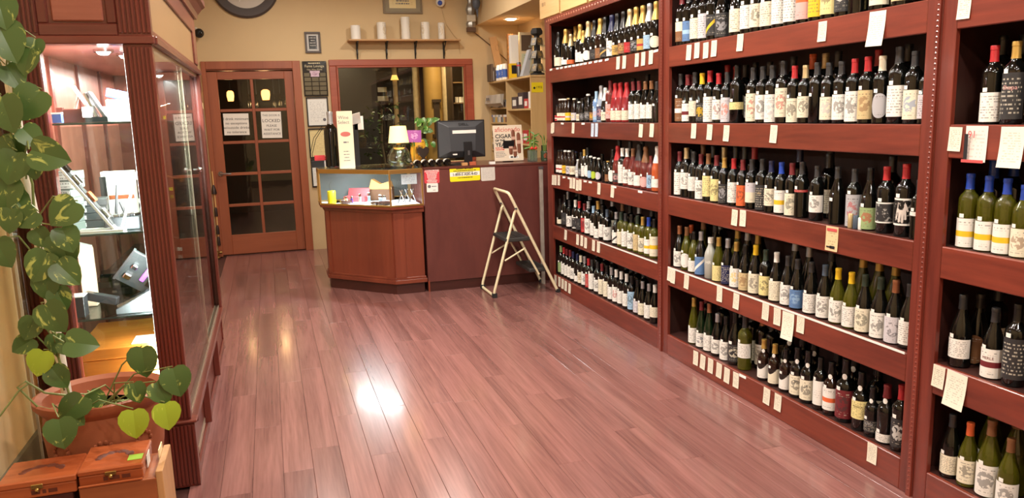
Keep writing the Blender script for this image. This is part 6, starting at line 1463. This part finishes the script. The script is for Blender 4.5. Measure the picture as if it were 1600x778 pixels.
# ================================================================ POTHOS AND CIGAR BOXES
o = boxo('acrylic_sheet', glass('panel_clear', (232, 226, 206), 1.35), (-.858, 2.98, .02), (-.852, 3.27, 1.75)); tag(o, 'clear upright acrylic sheet against the wall beside the cabinet', 'panel'); boxo('polished_edge', pbr('edge_pale', (168, 160, 138), .3), (-.859, 2.976, .02), (-.851, 2.98, 1.75), o)
PXc, PYc = -.605, 2.80
t = thing('plant_stand', 'low brown wooden stand hidden under the terracotta pot', 'stand', (PXc, PYc, 0)); cbox('top', CABH, (.30, .30, .03), t, (0, 0, .27)); 
for sx in (-1, 1):
    for sy in (-1, 1): cbox('leg', CABV, (.04, .04, .27), t, (sx * .12, sy * .12, 0))
pot = thing('pothos_plant', 'trailing variegated pothos in embossed terracotta pot climbing a white pole', 'plant', (PXc, PYc, .30)); TER = pbr('terracotta', (150, 82, 52), .6, noise=.14, nscale=14, bump=.1)
m = MB(); m.lathe([(.135, 0), (.16, .02), (.178, .12), (.185, .20), (.178, .27), (.192, .285), (.205, .30), (.206, .318), (.196, .322), (.175, .31), (.165, .27), (0, .265)], 32, None, .92); m.build('pot', TER, pot, smooth=True)
for a0 in (-1.45, -.75, -2.2):
    m = MB()
    for k in range(10):
        b = k * .628; a = a0 + .15 * math.cos(b); zz = .17 + .026 * math.sin(b); m.ball((.183 * math.cos(a), .183 * .92 * math.sin(a), zz), .008, 6, 4)
    m.build('rosette', TER, pot, smooth=True)
m = MB(); m.lathe([(0, .268), (.164, .268)], 24, None, .92); m.build('soil', pbr('soil', (62, 46, 36), .9, noise=.4, nscale=40), pot)
POLE0 = at(107, 628, 2.80); POLE1 = at(62, 380, 2.80); POLE2 = at(40, 280, 2.80); LO = Vector((PXc, PYc, .30))
MB().tube([Vector((POLE0.x, 2.80, .57)) - LO, POLE1 - LO, POLE2 - LO, at(5, 60, 2.82) - LO], .0165, 12).build('pole', pbr('pvc_white', (222, 212, 196), .5), pot, smooth=True)
# leaves: u, v, size px, tip direction (0 down, 90 towards the aisle), depth, young
LV = [(54, 75, 26, -10, 2.74, 0), (41, 96, 36, -20, 2.72, 0), (10, 65, 54, 20, 2.70, 0), (45, 163, 50, -40, 2.70, 0), (10, 178, 50, 10, 2.66, 0), (49, 214, 34, 40, 2.68, 0), (77, 243, 50, 70, 2.62, 0), (53, 266, 26, 0, 2.70, 0), (18, 262, 46, -20, 2.68, 0), (10, 303, 44, -10, 2.70, 0), (41, 342, 34, -60, 2.66, 0), (99, 333, 46, -50, 2.58, 0), (64, 372, 30, 30, 2.68, 0), (105, 374, 38, 20, 2.60, 0), (15, 345, 34, -10, 2.66, 0), (62, 417, 46, -30, 2.64, 0), (106, 427, 42, 40, 2.62, 0), (100, 392, 48, 10, 2.66, 0), (72, 448, 38, 0, 2.66, 0), (95, 467, 34, 20, 2.66, 0), (84, 497, 48, 25, 2.62, 0), (46, 514, 34, -30, 2.68, 0), (36, 540, 32, -60, 2.70, 0), (87, 537, 28, 0, 2.70, 0), (127, 537, 44, 80, 2.60, 0), (109, 542, 30, 50, 2.64, 0), (62, 568, 38, -20, 2.66, 1), (4, 396, 42, 20, 2.70, 0), (92, 590, 36, 30, 2.66, 0), (96, 678, 46, 5, 2.50, 0), (113, 638, 44, -45, 2.56, 0), (140, 632, 30, -60, 2.62, 0), (224, 566, 46, 0, 2.62, 0), (276, 597, 46, 10, 2.56, 0), (213, 614, 32, 10, 2.58, 0), (253, 614, 38, 25, 2.56, 0), (261, 651, 42, 5, 2.54, 1), (210, 663, 44, 0, 2.52, 1), (153, 622, 26, 60, 2.64, 0), (2, 18, 44, 10, 2.70, 0), (22, 120, 36, 30, 2.74, 0), (24, 230, 36, 0, 2.74, 0), (6, 240, 40, 30, 2.72, 0), (0, 330, 40, 20, 2.72, 0), (30, 318, 34, 30, 2.72, 0), (120, 655, 26, 40, 2.58, 0)]
stm = MB()
for (u, v, s, an, Y_, yg) in LV:
    c = at(u, v, Y_); px = Y_ * 1.04 / FPX; L_ = s * 1.02 * px; a = R(an); d = Vector((math.sin(a), -.18, -math.cos(a))).normalized()
    base = c - d * L_ / 2 - LO; tip = c + d * L_ / 2 - LO
    leaf(pot, base, tip, s * .98 * px, LM2 if yg else LM1, (random.uniform(-.25, .35), -1, random.uniform(.0, .5)))
    if u < 130 and v < 600:
        f = min(1, max(0, (v - 60) / 560)); anc = Vector((at(5 + 102 * f, 60 + 568 * f, 2.79))) - LO + Vector((.0, -.02, -.02))
    else: anc = Vector((random.uniform(-.1, .12), random.uniform(-.12, 0), .275))
    midp = (anc + base) / 2 + Vector((random.uniform(-.02, .02), -.02, .05)); stm.tube([anc, midp, base], [.0028, .0024, .002], 6)
vn = [Vector((.0, -.03, .27))] + [at(5 + 102 * f + 5 * math.sin(f * 20), 60 + 568 * f, 2.77) - LO for f in (.98, .85, .7, .55, .4, .25, .1, 0)]; stm.tube(vn, .0042, 7)
vn2 = [Vector((-.1, -.05, .27))] + [at(u, v, 2.70) - LO for u, v in ((58, 635), (27, 605), (40, 596), (70, 614), (105, 618))]; stm.tube(vn2, .0036, 6)
vn3 = [at(-4, 655, 2.66) - LO, at(30, 610, 2.68) - LO, at(44, 600, 2.70) - LO]; stm.tube(vn3, .003, 6)
for k in range(9): a = random.uniform(-2.6, -.4); stm.tube([(random.uniform(-.08, .1), random.uniform(-.05, .05), .27), (.1 * math.cos(a), .1 * math.sin(a), .295), (.16 * math.cos(a), .145 * math.sin(a), .285)], .0034, 6)
stm.build('stem', pbr('pothos_stem', (118, 128, 74), .5), pot, smooth=True)
# cigar boxes
CB = wood('cigar_box_wood', (134, 62, 32), (172, 90, 50), 'X', .22, .5, 6, .08); BURN = pbr('burnt_mark', (92, 40, 22), .6)
YF = 2.40
def cigarbox(label, u0, u1, vt, vb, depth, extra=False):
    a = at(u0, vt, YF); b = at(u1, vt, YF); zt = b.z; zb = at(u1, vb, YF).z; w = (b.x - a.x); h = zt - zb
    t = thing('cigar_box', label, 'cigar box', ((a.x + b.x) / 2, YF + depth / 2, zb))
    cbox('body', CB, (w, depth, h * .62), t, bevel=.003); cbox('lid', CB, (w + .004, depth + .004, h * .37), t, (0, 0, h * .63), bevel=.004)
    m = MB(); m.box((-.016, -depth / 2 - .006, h * .5), (.016, -depth / 2 - .002, h * .78)); m.ball((0, -depth / 2 - .006, h * .45), .007, 8, 5); m.build('clasp', BRASS, t, bevel=.002)
    m = MB()
    for k in range(14):
        an = math.pi * (k + .5) / 14; m.ball((-.0 + w * .26 * math.cos(an), .0 + depth * .25 * math.sin(an) - .02, h + .0002), .008 + .003 * (k % 3), 6, 4, .12)
    m.build('burnt_emblem', BURN, t); scribble(t, BURN, (w * .1, -depth / 2 - .0006, h * .2), w * .6, 1, .02, .012, seed=int(w * 1000), name='burnt_script')
    return t, w, h, zb
t, w, h, zb1 = cigarbox('orange brown cigar box with brass clasp beside the taller stack', -8, 117, 741, 769, .155)
t, w2, h2, zb2 = cigarbox('cigar box with green label on top of the wooden crate', 119, 222, 723, 747, .18)
boxo('green_label', pbr('green_seal', (150, 190, 70), .5), (w2 / 2 - .045, -.06, h2 + .0005), (w2 / 2 - .005, -.02, h2 + .0015), t); boxo('tag_or_highlight', PAPER, (w2 / 2 + .003, -.03, h2 * .1), (w2 / 2 + .0045, .02, h2 * .9), t); boxo('trim_bead', CB, (-w2 / 2, -.106, h2 * .02), (w2 / 2, -.100, h2 * .16), t, .002)
CRW = wood('crate_wood', (128, 66, 36), (166, 96, 56), 'X', .45, .15, 6, .06); CRE = wood('crate_end', (166, 118, 76), (194, 148, 100), 'Z', .5, .05, 6, .1)
t = thing('wooden_crate', 'wooden crate with pale end board under the taller cigar box', 'crate', (0, 0, 0)); xr = at(256, 745, YF).x; xl = at(124, 760, YF).x
for k in range(4):
    z1 = zb2 - .0005 - k * zb2 / 4; boxo('board', CRW, (xl, YF - .012, z1 - zb2 / 4 + .004), (xr - .02, YF, z1), t, .002)
boxo('end_board', CRE, (xr - .02, YF - .012, 0), (xr, YF + .19, zb2 + .02), t, .002); boxo('end_board', CRE, (xl, YF, 0), (xl + .015, YF + .19, zb2 - .0005), t); boxo('top_board', CRW, (xl + .015, YF, zb2 - .014), (xr - .02, YF + .18, zb2 - .0005), t); boxo('paper_lining', pbr('lining_pale', (232, 214, 170), .6), (xr - .024, YF + .10, zb2 + .0), (xr - .0205, YF + .17, zb2 + .04), t)
t = thing('wooden_crate', 'dark wooden crate under the lone cigar box by the wall', 'crate', (0, 0, 0)); xl2 = at(-14, 760, YF).x; xr2 = at(112, 760, YF).x
for k in range(4):
    z1 = zb1 - .0005 - k * zb1 / 4; boxo('board', KICK, (xl2, YF + .004, z1 - zb1 / 4 + .004), (xr2, YF + .016, z1), t, .002)
boxo('end_board', KICK, (xr2 - .012, YF + .016, 0), (xr2, YF + .15, zb1 - .0005), t); boxo('end_board', KICK, (xl2, YF + .016, 0), (xl2 + .012, YF + .15, zb1 - .0005), t); boxo('top_board', KICK, (xl2 + .012, YF + .016, zb1 - .012), (xr2 - .012, YF + .15, zb1 - .0005), t)
